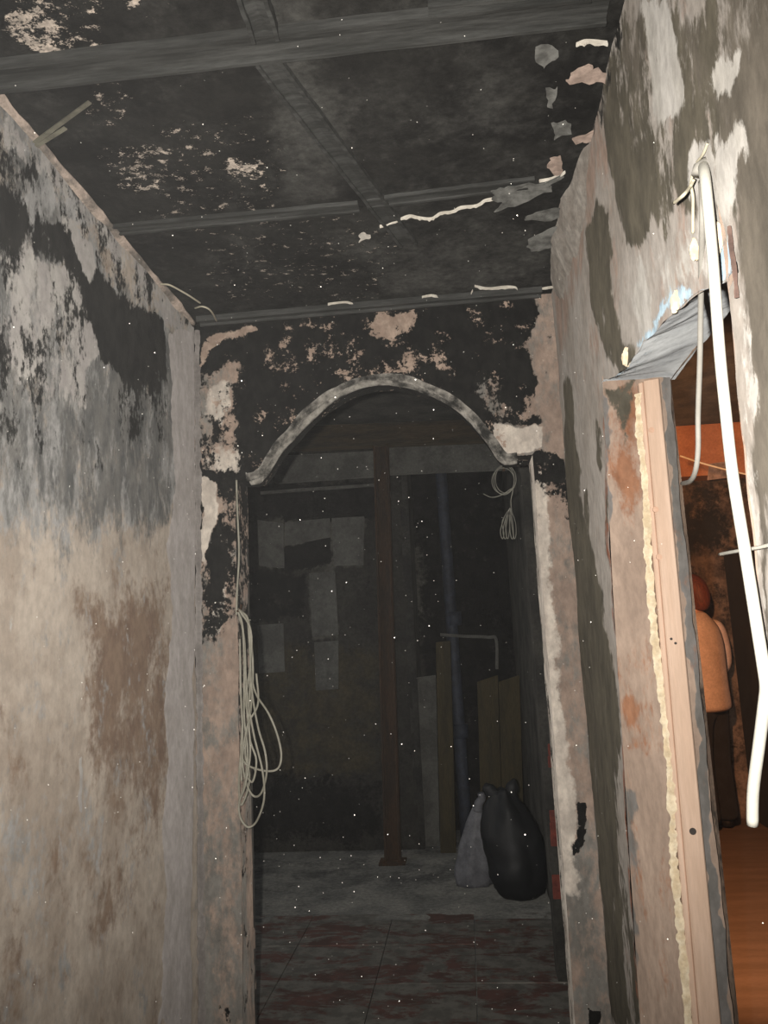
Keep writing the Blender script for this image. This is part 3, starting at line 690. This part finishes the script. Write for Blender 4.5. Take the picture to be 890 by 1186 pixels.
# ---- vestibule behind the arch
VR = 0.362
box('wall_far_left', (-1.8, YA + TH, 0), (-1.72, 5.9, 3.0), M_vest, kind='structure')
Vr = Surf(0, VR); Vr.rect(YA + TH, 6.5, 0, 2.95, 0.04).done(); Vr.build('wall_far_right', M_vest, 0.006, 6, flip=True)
wfr = bpy.data.objects['wall_far_right']
pier = box('wall_far_right', (0.292, 3.6, 0.0), (VR + 0.02, 3.72, 2.95), M_vest, kind='structure')
for px, py in [(632, 655), (637, 762), (638, 776), (639, 790), (641, 868), (641, 882), (643, 945), (643.5, 959), (644, 973), (646, 1020), (646.5, 1034)]:
    c = at(px, py, 1, 3.6)
    box('brick', (max(c[0] - 0.022, 0.296), 3.594, c[2] - 0.024), (c[0] + 0.03, 3.66, c[2] + 0.024), M_brick, pier, 0.003)
YB = 5.76
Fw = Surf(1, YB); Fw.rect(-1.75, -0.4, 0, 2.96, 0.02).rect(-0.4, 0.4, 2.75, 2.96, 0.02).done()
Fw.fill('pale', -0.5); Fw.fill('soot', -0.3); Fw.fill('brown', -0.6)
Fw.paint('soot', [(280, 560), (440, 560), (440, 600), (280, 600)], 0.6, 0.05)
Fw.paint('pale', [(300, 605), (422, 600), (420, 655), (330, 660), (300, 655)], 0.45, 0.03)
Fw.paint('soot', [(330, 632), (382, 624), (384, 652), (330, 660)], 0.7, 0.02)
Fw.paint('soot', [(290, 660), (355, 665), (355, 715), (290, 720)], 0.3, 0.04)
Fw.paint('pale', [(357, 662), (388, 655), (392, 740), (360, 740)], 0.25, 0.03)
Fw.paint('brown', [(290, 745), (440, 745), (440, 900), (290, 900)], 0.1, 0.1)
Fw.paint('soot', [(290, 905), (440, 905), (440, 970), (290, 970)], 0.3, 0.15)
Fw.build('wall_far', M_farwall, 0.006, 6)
Fr = Surf(1, 6.3); Fr.rect(-0.5, 0.4, 0, 2.96, 0.02).done(); Fr.fill('pale', -0.8); Fr.fill('soot', 0.3); Fr.fill('brown', -1)
Fr.paint('pale', [(460, 640), (490, 630), (495, 710), (462, 710)], 0.1, 0.08); Fr.paint('soot', [(455, 640), (490, 630), (495, 900), (455, 900)], -0.2, 0.08)
Fr.paint('pale', [(455, 640), (490, 630), (495, 715), (460, 715)], 0.3, 0.06); Fr.paint('pale', [(500, 650), (512, 650), (514, 740), (502, 740)], 0.0, 0.05)
Fr.build('wall_far', M_farwall, 0.006, 6)
box('wall_far', (-0.42, YB, 0), (-0.36, 6.3, 2.96), M_vest, kind='structure')
# grey tile panels still sticking to the far wall
def plate(name, px, y, th, mat, parent, bev=0.003):
    P = [at(a, b, 1, y) for a, b in px]          # order: bottom-left, bottom-right, top-right, top-left
    t = np.array([0, th, 0])
    return hexa(name, [P[0], P[1], P[1] + t, P[0] + t, P[3], P[2], P[2] + t, P[3] + t], mat, parent, bev)
wf = bpy.data.objects['wall_far']
plate('panel', [(300, 655), (329, 658), (328, 606), (298, 602)], YB - 0.02, 0.03, M_panel, wf)
plate('panel', [(387, 655), (421, 654), (422, 598), (384, 600)], YB - 0.02, 0.03, M_panel, wf)
plate('panel', [(330, 632), (382, 622), (382, 600), (330, 605)], YB - 0.018, 0.03, M_panel, wf)
plate('panel', [(362, 738), (392, 735), (388, 662), (358, 664)], YB - 0.02, 0.03, M_panel, wf)
plate('panel', [(300, 780), (330, 778), (328, 722), (298, 724)], YB - 0.012, 0.03, M_panel, wf)
plate('panel', [(366, 800), (392, 798), (392, 742), (364, 744)], YB - 0.012, 0.03, M_panel, wf)

# rusty door frame post, scorched head beam, grey boards over it
def upright(name, top, bot, w0, y, th, mat, label, cat, z0=0.0):
    a, b = at(*top, 1, y), at(*bot, 1, y); b = b + (a - b) * ((z0 - b[2]) / (a[2] - b[2])) if abs(a[2] - b[2]) > 1e-6 else b
    h = w0 / 2
    o = hexa(name, [b + (-h, 0, 0), b + (h, 0, 0), b + (h, th, 0), b + (-h, th, 0), a + (-h, 0, 0), a + (h, 0, 0), a + (h, th, 0), a + (-h, th, 0)], mat, None, 0.004)
    return tag(o, label, cat)
post = thing('steel_post', 'rust-brown steel post standing on the grey floor in the dark room behind the arch', 'post', tuple(at(455, 1000, 2, 0.0)))
a, b_ = at(441, 516, 1, 5.42), at(455, 1000, 1, 5.42); b_[2] = 0.012
def prism(name, b, a, w0, y0, y1, mat, parent):
    h = w0 / 2; b = np.array(b); a = np.array(a)
    return hexa(name, [b + (-h, y0, 0), b + (h, y0, 0), b + (h, y1, 0), b + (-h, y1, 0), a + (-h, y0, 0), a + (h, y0, 0), a + (h, y1, 0), a + (-h, y1, 0)], mat, parent, 0.003)
prism('web', b_, a, 0.09, 0.03, 0.04, M_rust, post)
prism('flange', b_ + (-0.045, 0, 0), a + (-0.045, 0, 0), 0.014, -0.01, 0.09, M_rust, post)
prism('flange', b_ + (0.045, 0, 0), a + (0.045, 0, 0), 0.014, -0.01, 0.09, M_rust, post)
box('foot_plate', (b_[0] - 0.085, 5.36, 0.0), (b_[0] + 0.085, 5.52, 0.012), M_rust, None) 
fp = bpy.data.objects['foot_plate']; fp.data.transform(Matrix.Translation(-Vector(post.location))); fp.parent = post
beam = plate('head_beam', [(322, 520), (594, 508), (592, 484), (320, 494)], 5.42, 0.12, M_beam, None, 0.006)
tag(beam, 'scorched brown timber beam lying across the top of the rusty post', 'beam')
gp = plate('board', [(318, 560), (436, 552), (436, 522), (316, 528)], 5.53, 0.03, M_panel, None); tag(gp, 'smoked grey board under the scorched beam, above the wall with grey panels', 'board')
gq = plate('board', [(450, 550), (592, 544), (592, 511), (450, 517)], 5.53, 0.03, M_panel, None); tag(gq, 'long smoked grey board under the scorched beam, above the dark recess with pipes', 'board')
tube('rail', [at(302, 571, 1, YB - 0.01), at(340, 568, 1, YB - 0.01), at(400, 564, 1, YB - 0.01), at(444, 561, 1, YB - 0.01)], 0.012, M_panel, wf)
def pole(name, top, bot, r, y, mat, label, cat, z0=None):
    a, b = at(*top, 1, y), at(*bot, 1, y)
    if z0 is not None: b = np.array([b[0], y, z0])
    return tag(link(name, tube_mesh(np.linspace(a, b, 12), r, 12), mat, None, True), label, cat)
pipe = thing('riser_pipe', 'blue-grey vertical riser pipe in the dark recess past the rusty post', 'pipe', tuple(np.array([at(537, 900, 1, 5.95)[0], 5.95, 0.0])))
link('pipe_run', tube_mesh(rel(pipe, np.linspace((pipe.location[0], 5.95, 0.0), (pipe.location[0] - 0.04, 5.95, 2.9), 14)), 0.045, 14), M_pipe, pipe, True)
for z in (0.75, 1.55): link('pipe_collar', tube_mesh(rel(pipe, np.array([(pipe.location[0], 5.95, z - 0.05), (pipe.location[0], 5.95, z), (pipe.location[0], 5.95, z + 0.05)])), 0.056, 14), M_pipe, pipe, True)
tag(tube('water_pipe', [at(510, 735, 1, 5.88), at(540, 737, 1, 5.88), at(566, 738, 1, 5.88), at(575, 741, 1, 5.88), at(576, 775, 1, 5.88)], 0.011, M_panel), 'thin grey pipe running level across the recess in front of the riser', 'pipe')
yb = thing('leaning_board', 'wide scorched yellow board standing behind the black bag', 'board', tuple(at(580, 930, 1, 5.7) * (1, 1, 0)))
for (l, r) in ((556, 580), (581, 605)):
    P = [at(x, y, 1, 5.7) for x, y in ((l, 940), (r, 940), (r - 3, 782), (l - 3, 790))]; P[0][2] = P[1][2] = 0.006
    t = np.array([0, 0.03, 0]); hexa('plank', [P[0], P[1], P[1] + t, P[0] + t, P[3], P[2], P[2] + t, P[3] + t], M_yel, yb, 0.004)
P = [at(x, y, 1, 5.62) for x, y in ((508, 940), (526, 940), (522, 742), (505, 744))]; P[0][2] = P[1][2] = 0.006
t = np.array([0, 0.03, 0])
tag(hexa('narrow_board', [P[0], P[1], P[1] + t, P[0] + t, P[3], P[2], P[2] + t, P[3] + t], M_yel, None, 0.004), 'narrow scorched yellow board upright between the rusty post and the riser pipe', 'board')
P = [at(x, y, 1, 5.8) for x, y in ((472, 930), (507, 930), (505, 782), (470, 786))]; P[0][2] = P[1][2] = 0.006
tag(hexa('slab', [P[0], P[1], P[1] + t, P[0] + t, P[3], P[2], P[2] + t, P[3] + t], M_panel, None, 0.004), 'dull grey slab standing on the floor just past the rusty post', 'slab')

# ---- side room seen through the doorway
SY = 6.45
Sw = Surf(1, SY); Sw.rect(XB, 4.2, 0, 2.96, 0.03).done(); Sw.fill('soot', -0.25)
Sw.paint('soot', [(790, 560), (850, 560), (850, 625), (790, 640)], 0.3, 0.15)
Sw.build('wall_side_far', M_sideroom, 0.004)
box('wall_side', (4.2, -1.4, 0), (4.26, 6.6, 3.0), M_sideroom, kind='structure')
box('wall_back', (-1.8, -1.46, 0), (4.26, -1.4, 3.0), M_vest, kind='structure')
b1 = at(785, 560, 1, SY - 0.2); b2 = at(895, 505, 1, SY - 0.2)
bm_ = box('ceiling_beam', (XB, SY - 0.22, 2.55), (4.2, SY - 0.004, 2.95), M_orange); plate('panel', [(820, 556), (852, 552), (852, 533), (822, 537)], SY - 0.235, 0.014, M_pinkboard, bm_); tag(bm_, 'orange lit beam under the ceiling of the far room beyond the doorway', 'beam')
sd = thing('storage_cabinet', 'tall black cabinet standing on the brown floor behind the person in pale jacket', 'cabinet', (2.35, SY - 0.25, 0))
cq = np.array(sd.location)
box('carcass', cq + (-0.33, -0.18, 0.0), cq + (0.5, 0.23, 1.95), M_black, sd, 0.008)
box('door', cq + (-0.32, -0.2, 0.05), cq + (0.08, -0.181, 1.93), M_black, sd, 0.003)
box('door', cq + (0.09, -0.2, 0.05), cq + (0.49, -0.181, 1.93), M_black, sd, 0.003)
st = tube('string', [at(788, 528, 1, 5.2), at(812, 536, 1, 5.2), at(846, 545, 1, 5.2), at(885, 553, 1, 5.2), at(930, 556, 1, 5.2)], 0.006, M_wire)
tag(st, 'thin pale string stretched under the orange beam in the far room', 'string')

# ---- doorway: new timber, foam, nails
df = thing('door_1', 'pine', 'door', (0.48, 1.92, 0)); del df['label']; del df['category']; df['kind'] = 'structure'
def timber(name, lt, lb, rt, rb, y0, y1, mat):
    def ext(t, b):
        p, q = at(*t, 1, y0), at(*b, 1, y0); return p, q + (p - q) * ((0.004 - q[2]) / (p[2] - q[2]))
    (a, b), (c, d) = ext(lt, lb), ext(rt, rb); t = np.array([0, y1 - y0, 0])
    return hexa(name, [b, d, d + t, b + t, a, c, c + t, a + t], mat, df, 0.003)
timber('frame_post', (746, 440), (811, 1186), (764, 437), (836, 1186), 1.905, 1.96, M_wood)
timber('frame_stop', (740, 443), (803, 1186), (745.6, 441), (810.6, 1186), 1.913, 1.96, M_wood)
for x, y in [(755, 498), (764, 645), (760, 590)]:
    p = at(x, y, 1, 1.9046); link('knot', tube_mesh(rel(df, [p + (0, 0.004, 0), p]), 0.007, 12), M_knot, df)
for x, y, r in [(803, 963, 0.0075), (783, 745, 0.003), (778, 740, 0.003)]:
    p = at(x, y, 1, 1.9035); link('nail_head', tube_mesh(rel(df, [p + (0, 0.006, 0), p]), r, 12), M_nail, df)
bead('foam_bead', [at(x, y, 1, 1.922) for x, y in [(740, 456), (741, 500), (746, 540), (750, 590), (751, 640), (755, 700), (760, 750), (766, 800), (772, 850), (777, 900), (780, 960), (781, 1000), (787, 1060), (793, 1120), (798, 1186), (802, 1230)]],
     0.0092, M_foam, 23, df, 9, 0.55, n=20)

wr = bpy.data.objects['wall_right']
def blob(name, c, r, mat, parent, seed, squash=(1, 1, 1)):
    bm = bmesh.new(); bmesh.ops.create_icosphere(bm, subdivisions=3, radius=1.0)
    for v in bm.verts:
        n = 1 + 0.55 * float(fbm(np.array([v.co.x * 1.6 + seed]), np.array([v.co.y * 1.6 + v.co.z * 1.3]), seed, 3)[0]) * 2
        v.co = Vector((v.co.x * r * n * squash[0], v.co.y * r * n * squash[1], v.co.z * r * n * squash[2]))
    me = bpy.data.meshes.new('m'); bm.to_mesh(me); bm.free()
    o = link(name, me, mat, parent, True); o.location = Vector(rel(parent, c)); return o
blob('foam_blob', at(727, 413, 0, XR), 0.016, M_foam, wr, 3, (0.6, 1.6, 1.2))
blob('foam_blob', at(806, 290, 0, XR), 0.011, M_foam, wr, 5, (0.8, 1, 1.5))
blob('foam_blob', at(831, 275, 0, XR), 0.011, M_foam, wr, 6, (0.6, 1.2, 1.8))
blob('foam_blob', at(783, 350, 0, XR), 0.012, M_foam, wr, 7, (0.6, 1.4, 1.2))
bead('reinforcing_rod', [at(x, y, 0, XR - 0.004) for x, y in [(845, 262), (848, 290), (852, 320), (854, 345)]], 0.0028, M_rod, 3, wr, 8, 0.5)

# ---- cables by the doorway
cd = thing('conduit', 'thick white plastic conduit hanging from a hole above the doorway', 'conduit', tuple(at(815, 190, 0, XR)))
cpts = [at(815, 190, 0, XR + 0.03), at(815, 192, 0, XR - 0.004), at(818, 215, 0, 0.352), at(826, 300, 0, 0.350), at(834, 408, 0, 0.350), at(841, 478, 0, 0.351), at(849, 549, 0, 0.352), at(862, 630, 0, 0.352), at(874, 705, 0, 0.352), at(885, 775, 0, 0.352),
        at(887.5, 795, 0, 0.352), at(886, 812, 0, 0.352), at(880, 860, 0, 0.350), at(873, 915, 0, 0.346), at(872, 955, 0, 0.345)]
cp = spline(cpts, 6)
link('conduit_tube', tube_mesh(rel(cd, cp), 0.0072, 14), M_white, cd, True)
link('end_collar', tube_mesh(rel(cd, [cpts[1] + (0.01, 0, 0.006), cpts[1] + (-0.006, 0, -0.004), cpts[1] + (-0.008, 0, -0.012)]), 0.0095, 14), M_greycable, cd, True)
gc = tube('grey_cable', [at(813, 210, 0, XR - 0.003), at(814, 250, 0, XR - 0.012), at(813, 300, 0, 0.372), at(812, 360, 0, 0.39), at(811, 420, 0, 0.40), at(809, 480, 0, 0.405), at(809, 520, 0, 0.405), at(806, 545, 0, 0.405), at(800, 557, 0, 0.41), at(791, 560, 0, 0.43)], 0.0045, M_greycable)
tag(gc, 'grey cable hanging beside the white conduit, hooked at its lower end', 'cable')
tw = thing('wire_tie', 'twisted pale wire tie poking out of the plaster beside the conduit top', 'wire', tuple(at(800, 216, 0, XR)))
tube('wire_tail', [at(820, 166, 0, XR - 0.004), at(815, 178, 0, XR - 0.006), at(808, 188, 0, XR - 0.008), at(803, 200, 0, XR - 0.012), at(800, 215, 0, XR - 0.014)], 0.002, M_wire, tw)
tube('wire_arm', [at(804, 208, 0, XR - 0.014), at(800, 216, 0, XR - 0.016), at(792, 226, 0, XR - 0.03), at(781, 235, 0, XR - 0.035)], 0.0026, M_wire, tw)
tube('wire_drop', [at(800, 214, 0, XR - 0.014), at(803, 228, 0, XR - 0.01), at(803, 248, 0, XR - 0.006), at(803, 270, 0, XR - 0.003)], 0.0024, M_wire, tw)
stk = tube('cable_strap', [at(834, 642, 0, 0.375), at(850, 639, 0, 0.366), at(868, 636, 0, 0.364), at(882, 633.5, 0, 0.364), at(905, 628, 0, 0.364)], 0.0024, M_white)
tag(stk, 'thin white strap sticking out level across the doorway behind the conduit', 'strap')

# ---- cable bundle hanging at the left jamb and its feeder
cb = thing('cable_bundle', 'bundle of long dusty cable loops hanging on the arch jamb beside the plain wall', 'cable', tuple(at(277, 706, 1, 2.69)))
loops = [
    [(276, 706), (285, 713), (290, 730), (291, 775), (296, 802), (311, 826), (321, 850), (326, 874), (322, 890), (308, 893), (288, 887), (280, 878)],
    [(276, 705), (286, 716), (289, 745), (292, 800), (299, 842), (307, 870), (309, 895), (303, 918), (294, 922), (286, 908), (281, 880), (287, 840), (299, 815), (297, 780)],
    [(276, 708), (283, 740), (286, 800), (294, 850), (304, 892), (306, 925), (298, 950), (288, 958), (279, 948), (277, 930), (284, 910), (290, 870), (286, 820), (283, 790)],
    [(276, 707), (288, 720), (290, 780), (288, 830), (284, 870), (289, 895), (287, 915), (279, 932), (277, 900), (281, 850), (279, 800), (278, 740)],
    [(276, 709), (281, 725), (283, 770), (283, 830), (287, 870), (284, 905), (278, 925)],
    [(277, 706), (290, 728), (291, 760), (286, 800), (281, 840), (279, 880), (280, 905)],
    [(277, 707), (287, 718), (292, 752), (293, 792), (289, 850), (297, 880), (293, 905), (286, 900)]]
for i, lp_ in enumerate(loops):
    n = len(lp_); tube('strand', [at(x, y, 1, 2.683 + 0.012 * math.sin(k * 0.9 + i) - 0.004 * (i % 3) - 0.02 * (x > 300)) for k, (x, y) in enumerate(lp_)], 0.0036, M_cable, cb, 7)
bx_ = at(277, 706, 1, 2.69); tube('hook', [bx_ + (-0.012, 0.012, 0.0), bx_ + (0.0, -0.012, -0.006), bx_ + (0.012, -0.022, 0.004), bx_ + (0.014, -0.022, 0.016)], 0.004, M_rust, cb)
fd = tube('feeder_cable', [at(274, 556, 1, 2.688), at(275, 590, 1, 2.688), at(277, 640, 1, 2.686), at(275, 680, 1, 2.684), at(274, 712, 1, 2.684)], 0.0035, M_cable)
tag(fd, 'single straight cable running down the jamb edge above the hanging bundle', 'cable')
rc = thing('wire_coil', 'small loose coil of thin wire hanging under the arch with a frayed tail', 'wire', tuple(at(585, 540, 1, 2.86)))
def ring(cx, cy, rx, ry, y, n=18, ph=0.0, turns=1.0):
    return [at(cx + rx * math.cos(ph + 2 * math.pi * turns * k / n), cy + ry * math.sin(ph + 2 * math.pi * turns * k / n), 1, y + 0.006 * math.sin(k)) for k in range(n + 1)]
tube('strand', ring(584, 556, 12, 17, 2.86), 0.0017, M_coil, rc, 6, 4)
tube('strand', ring(586, 555, 12, 16, 2.875, ph=0.6), 0.0017, M_coil, rc, 6, 4)
tube('strand', ring(583, 557, 13, 15, 2.868, ph=1.4), 0.0017, M_coil, rc, 6, 4)
tube('strand', [at(560, 572, 1, 2.86), at(570, 576, 1, 2.86), at(582, 573, 1, 2.86), at(594, 566, 1, 2.86), at(592, 580, 1, 2.86), at(593, 596, 1, 2.86), at(590, 606, 1, 2.86)], 0.0017, M_coil, rc, 6)
for k, (ax, bx) in enumerate([(-9, -6), (-5, -3), (0, 0), (3, 5), (6, 8)]):
    tube('strand', [at(591, 588, 1, 2.86), at(591 + ax, 604, 1, 2.855 + 0.004 * k), at(590 + bx, 618 + 2 * (k % 2), 1, 2.855), at(588 + bx, 624, 1, 2.85), at(586 + bx, 614, 1, 2.85), at(589 + ax * 0.4, 596, 1, 2.85)], 0.0015, M_coil, rc, 6, 6)
box('hook', tuple(at(585, 538, 1, 2.86) - (0.004, 0.004, 0.004)), tuple(at(585, 538, 1, 2.86) + (0.004, 0.1, 0.12)), M_rust) ; hk = bpy.data.objects[-1] if False else [o for o in bpy.data.objects if o.name.startswith('hook') and o.parent is None][0]
hk.data.transform(Matrix.Translation(-Vector(rc.location))); hk.parent = rc
lw = thing('loose_wire', 'pale curly wire end dangling under the ceiling in the corner of the plain wall', 'wire', tuple(at(215, 345, 2, ZC - 0.02)))
tube('wire_strand', [at(x, y, 2, ZC - 0.02 - d) for x, y, d in [(186, 329, 0), (196, 330, 0.01), (208, 336, 0.012), (220, 343, 0.014), (232, 351, 0.012)]], 0.003, M_wire, lw)
tube('wire_strand', [at(x, y, 2, ZC - 0.02 - d) for x, y, d in [(226, 357, 0), (234, 355, 0.01), (242, 358, 0.014), (247, 364, 0.012), (251, 372, 0.0)]], 0.003, M_wire, lw)

# ---- black rubbish bag and the pale sheet behind it
bc = at(598, 1045, 2, 0.0) + (0.03, 0.1, 0)
bag = thing('rubbish_bag', 'full black rubbish bag with knotted ears standing on the grey floor', 'bag', tuple(bc))
def bagmesh():
    hs = np.linspace(0, 0.56, 30); V = []; nseg = 40
    cxs = np.interp(hs, [0, 0.2, 0.4, 0.56], [0.0, -0.015, -0.045, -0.06]); 
    wx = np.interp(hs, [0, 0.03, 0.12, 0.25, 0.38, 0.47, 0.52, 0.56], [0.10, 0.14, 0.165, 0.165, 0.145, 0.11, 0.07, 0.055])
    for i, h in enumerate(hs):
        for k in range(nseg):
            t = 2 * math.pi * k / nseg
            fold = 0.10 * (h / 0.56) * math.sin(5 * t + 3) + 0.06 * math.sin(3 * t + h * 9) + 0.22 * float(fbm(np.array([t * 1.9]), np.array([h * 9]), 4, 4)[0])
            r = wx[i] * (1 + fold); V.append((cxs[i] + r * math.cos(t), 0.8 * r * math.sin(t), h + 0.012 * math.sin(4 * t + 1) * (h > 0.02)))
    V[:nseg] = [(x, y, 0.0) for x, y, z in V[:nseg]]
    Fc = [(i * nseg + k, i * nseg + (k + 1) % nseg, (i + 1) * nseg + (k + 1) % nseg, (i + 1) * nseg + k) for i in range(29) for k in range(nseg)]
    Fc += [tuple(range(nseg))[::-1], tuple(29 * nseg + k for k in range(nseg))]
    return mesh(V, Fc)
link('bag_body', bagmesh(), M_bag, bag, True)
def ear(dx, lean, hgt):
    P = [np.array([dx * 0.4, 0, 0.48]), np.array([dx * 0.8, -0.01, 0.53]), np.array([dx + lean * 0.4, -0.012, 0.57]), np.array([dx + lean, -0.006, 0.57 + hgt])]
    Q = spline(P, 6); rr = np.interp(np.linspace(0, 1, len(Q)), [0, 0.3, 0.75, 1], [0.05, 0.034, 0.036, 0.006])
    me = tube_mesh(Q, rr, 10)
    for v in me.vertices: v.co.y *= 0.6
    link('knot_ear', me, M_bag, bag, True)
ear(-0.13, -0.02, 0.03); ear(-0.02, 0.03, 0.05)
ws = thing('plastic_sheet', 'crumpled grey-white plastic sack leaning behind the black rubbish bag', 'sack', tuple(bc + (-0.25, 0.22, 0)))
def sheet():
    V = []; hs = np.linspace(0, 0.44, 22); n = 28
    w_ = np.interp(hs, [0, 0.08, 0.22, 0.35, 0.44], [0.10, 0.115, 0.095, 0.06, 0.02])
    for i, h in enumerate(hs):
        for k in range(n):
            t = 2 * math.pi * k / n; r = w_[i] * (1 + 0.25 * float(fbm(np.array([t * 2.1]), np.array([h * 12]), 17, 4)[0]) + 0.08 * math.sin(6 * t))
            V.append((r * math.cos(t) + 0.1 * h, 0.6 * r * math.sin(t), h))
    Fc = [(i * n + k, i * n + (k + 1) % n, (i + 1) * n + (k + 1) % n, (i + 1) * n + k) for i in range(21) for k in range(n)]
    Fc += [tuple(range(n))[::-1], tuple(21 * n + k for k in range(n))]; return mesh(V, Fc)
link('sack_body', sheet(), M_whitebag, ws, True)
link('sack_neck', tube_mesh(spline([(0.045, 0, 0.41), (0.055, -0.01, 0.45), (0.075, -0.02, 0.48), (0.07, -0.03, 0.51)], 5), np.linspace(0.03, 0.02, 16), 9), M_whitebag, ws, True)

# ---- person standing in the side room, side on
def skinned(name, verts, edges, radii, mat, parent, sub=2, root=0):
    me = bpy.data.meshes.new(name); me.from_pydata(verts, edges, []); me.update()
    o = link(name, me, mat, parent)
    sk = o.modifiers.new('skin', 'SKIN'); sk.use_smooth_shade = True; sk.branch_smoothing = 0.3
    for i, r in enumerate(radii):
        sv = me.skin_vertices[0].data[i]; sv.radius = r if isinstance(r, tuple) else (r, r); sv.use_root = (i == root)
    ss = o.modifiers.new('sub', 'SUBSURF'); ss.levels = sub; ss.render_levels = sub
    return o
def chain(v0, n): return [(v0 + i, v0 + i + 1) for i in range(n)]
pp = at(833, 962, 2, 0.0)
per = thing('person', 'person in a pale pinkish jacket and dark trousers standing side on beyond the doorway', 'person', tuple(pp))
per.rotation_euler = (0, 0, math.radians(-52))
# local axes: faces -X, body sideways along Y
bv, be, br = [], [], []
def add(p, r, frm=None):
    bv.append(p); br.append(r)
    if frm is not None: be.append((frm, len(bv) - 1))
    return len(bv) - 1
pel = add((0.0, 0, 0.93), (0.115, 0.15)); wst = add((-0.005, 0, 1.08), (0.10, 0.13), pel); chs = add((0.0, 0, 1.28), (0.115, 0.16), wst)
shd = add((0.01, 0, 1.42), (0.085, 0.12), chs); nck = add((0.0, 0, 1.50), 0.054, shd); jaw = add((-0.035, 0, 1.585), (0.088, 0.07), nck)
hd = add((-0.015, 0, 1.66), (0.108, 0.082), jaw); crn = add((-0.01, 0, 1.725), (0.075, 0.062), hd)
chin = add((-0.105, 0, 1.565), 0.03, jaw); nose = add((-0.13, 0, 1.635), 0.014, hd)
for s in (-1, 1):
    sh = add((0.01, 0.175 * s, 1.40), 0.058, shd); el = add((0.02, 0.225 * s, 1.12), 0.042, sh); wr_ = add((-0.17, 0.16 * s, 1.02), 0.028, el)
    pl = add((-0.235, 0.145 * s, 1.02), (0.034, 0.02), wr_)
    for k in range(4):
        off = (k - 1.5) * 0.02
        a1 = add((-0.275, 0.145 * s, 1.02 + off), 0.009, pl); a2 = add((-0.305 - 0.004 * (k in (1, 2)), 0.138 * s, 1.012 + off), 0.0085, a1); add((-0.322 - 0.004 * (k in (1, 2)), 0.12 * s, 1.006 + off), 0.0075, a2)
    t1 = add((-0.235, 0.125 * s, 1.055), 0.011, wr_); add((-0.265, 0.11 * s, 1.07), 0.009, t1)
    hp = add((0.0, 0.09 * s, 0.86), 0.088, pel); kn = add((-0.015, 0.10 * s, 0.48), 0.056, hp); an = add((0.02, 0.10 * s, 0.09), 0.038, kn)
    add((-0.12, 0.11 * s, 0.035), 0.034, an)
skinned('body', bv, be, br, M_skin, per)
jv = [(0, 0, 0.80), (0, 0, 0.86), (0, 0, 1.06), (0, 0, 1.28), (0.01, 0, 1.42), (0.005, 0, 1.48), (0.0, 0, 1.52)]; jr = [(0.18, 0.215), (0.18, 0.215), (0.165, 0.20), (0.175, 0.215), (0.13, 0.18), (0.085, 0.085), (0.07, 0.07)]; je = chain(0, 6)
for s in (-1, 1):
    skinned('sleeve', [(0.008, 0.10 * s, 1.40), (0.01, 0.18 * s, 1.39), (0.018, 0.215 * s, 1.26), (0.02, 0.23 * s, 1.12), (-0.06, 0.20 * s, 1.075), (-0.13, 0.17 * s, 1.035), (-0.165, 0.16 * s, 1.022)], chain(0, 6), [0.09, 0.095, 0.082, 0.078, 0.068, 0.058, 0.056], M_jacket, per)
skinned('jacket', jv, je, jr, M_jacket, per)
tv = [(0, 0, 0.92), (0, 0, 1.04)]; tr = [(0.14, 0.175), (0.14, 0.175)]; te = [(0, 1)]
for s in (-1, 1):
    i = len(tv); tv += [(0.0, 0.095 * s, 0.82), (-0.015, 0.10 * s, 0.48), (0.012, 0.10 * s, 0.12), (0.015, 0.10 * s, 0.05)]; tr += [0.112, 0.088, 0.078, 0.078]; te += [(0, i), (i, i + 1), (i + 1, i + 2), (i + 2, i + 3)]
skinned('trousers', tv, te, tr, M_jeans, per)
hair = skinned('hair', [(0.03, 0, 1.52), (0.045, 0, 1.60), (0.03, 0, 1.69), (-0.01, 0, 1.745), (-0.07, 0, 1.74)], chain(0, 4), [(0.055, 0.075), (0.075, 0.092), (0.09, 0.096), (0.08, 0.08), (0.03, 0.06)], M_hair, per)
for s in (-1, 1):
    skinned('shoe', [(0.05, 0.10 * s, 0.042), (-0.03, 0.105 * s, 0.044), (-0.15, 0.115 * s, 0.036)], chain(0, 2), [(0.042, 0.042), (0.046, 0.043), (0.042, 0.034)], M_shoe, per)
    blob('eye', np.array(per.location) + np.array((-0.082, 0.03 * s, 1.655)), 0.011, M_eye, per, 1)
    blob('ear', np.array(per.location) + np.array((-0.005, 0.078 * s, 1.645)), 0.022, M_skin, per, 2, (0.8, 0.35, 1.3))

# ---- ash and dust hanging in the air of the corridor
bm = bmesh.new(); k = 0
while k < 1000:
    y = random.uniform(0.75, 2.55); x = random.uniform(XL + 0.06, XR - 0.06); z = random.uniform(0.2, ZC - 0.08)
    r = random.choice((0.0006, 0.0007, 0.0009, 0.0012)) * (0.35 + 0.28 * y)
    bmesh.ops.create_icosphere(bm, subdivisions=1, radius=r, matrix=Matrix.Translation((x, y, z))); k += 1
me = bpy.data.meshes.new('airborne_dust'); bm.to_mesh(me); bm.free()
o = link('airborne_dust', me, M_dust, None, kind='stuff'); o['label'] = 'pale ash and dust specks drifting in the air of the corridor'; o['category'] = 'dust'

# ---- thin smoke haze filling the rooms
hz, nt, bs = newmat('smoke_haze'); nt.nodes.remove(bs)
vs = nt.nodes.new('ShaderNodeVolumeScatter'); vs.inputs['Density'].default_value = 0.0016; vs.inputs['Color'].default_value = (0.9, 0.9, 0.9, 1)
nt.links.new(vs.outputs[0], nt.nodes['Material Output'].inputs['Volume'])
o = box('smoke_haze', (XL - 0.02, -1.4, -0.005), (4.2, 6.6, 2.94), hz, None, kind='stuff'); o['label'] = 'thin grey smoke haze hanging through the burnt rooms'; o['category'] = 'haze'
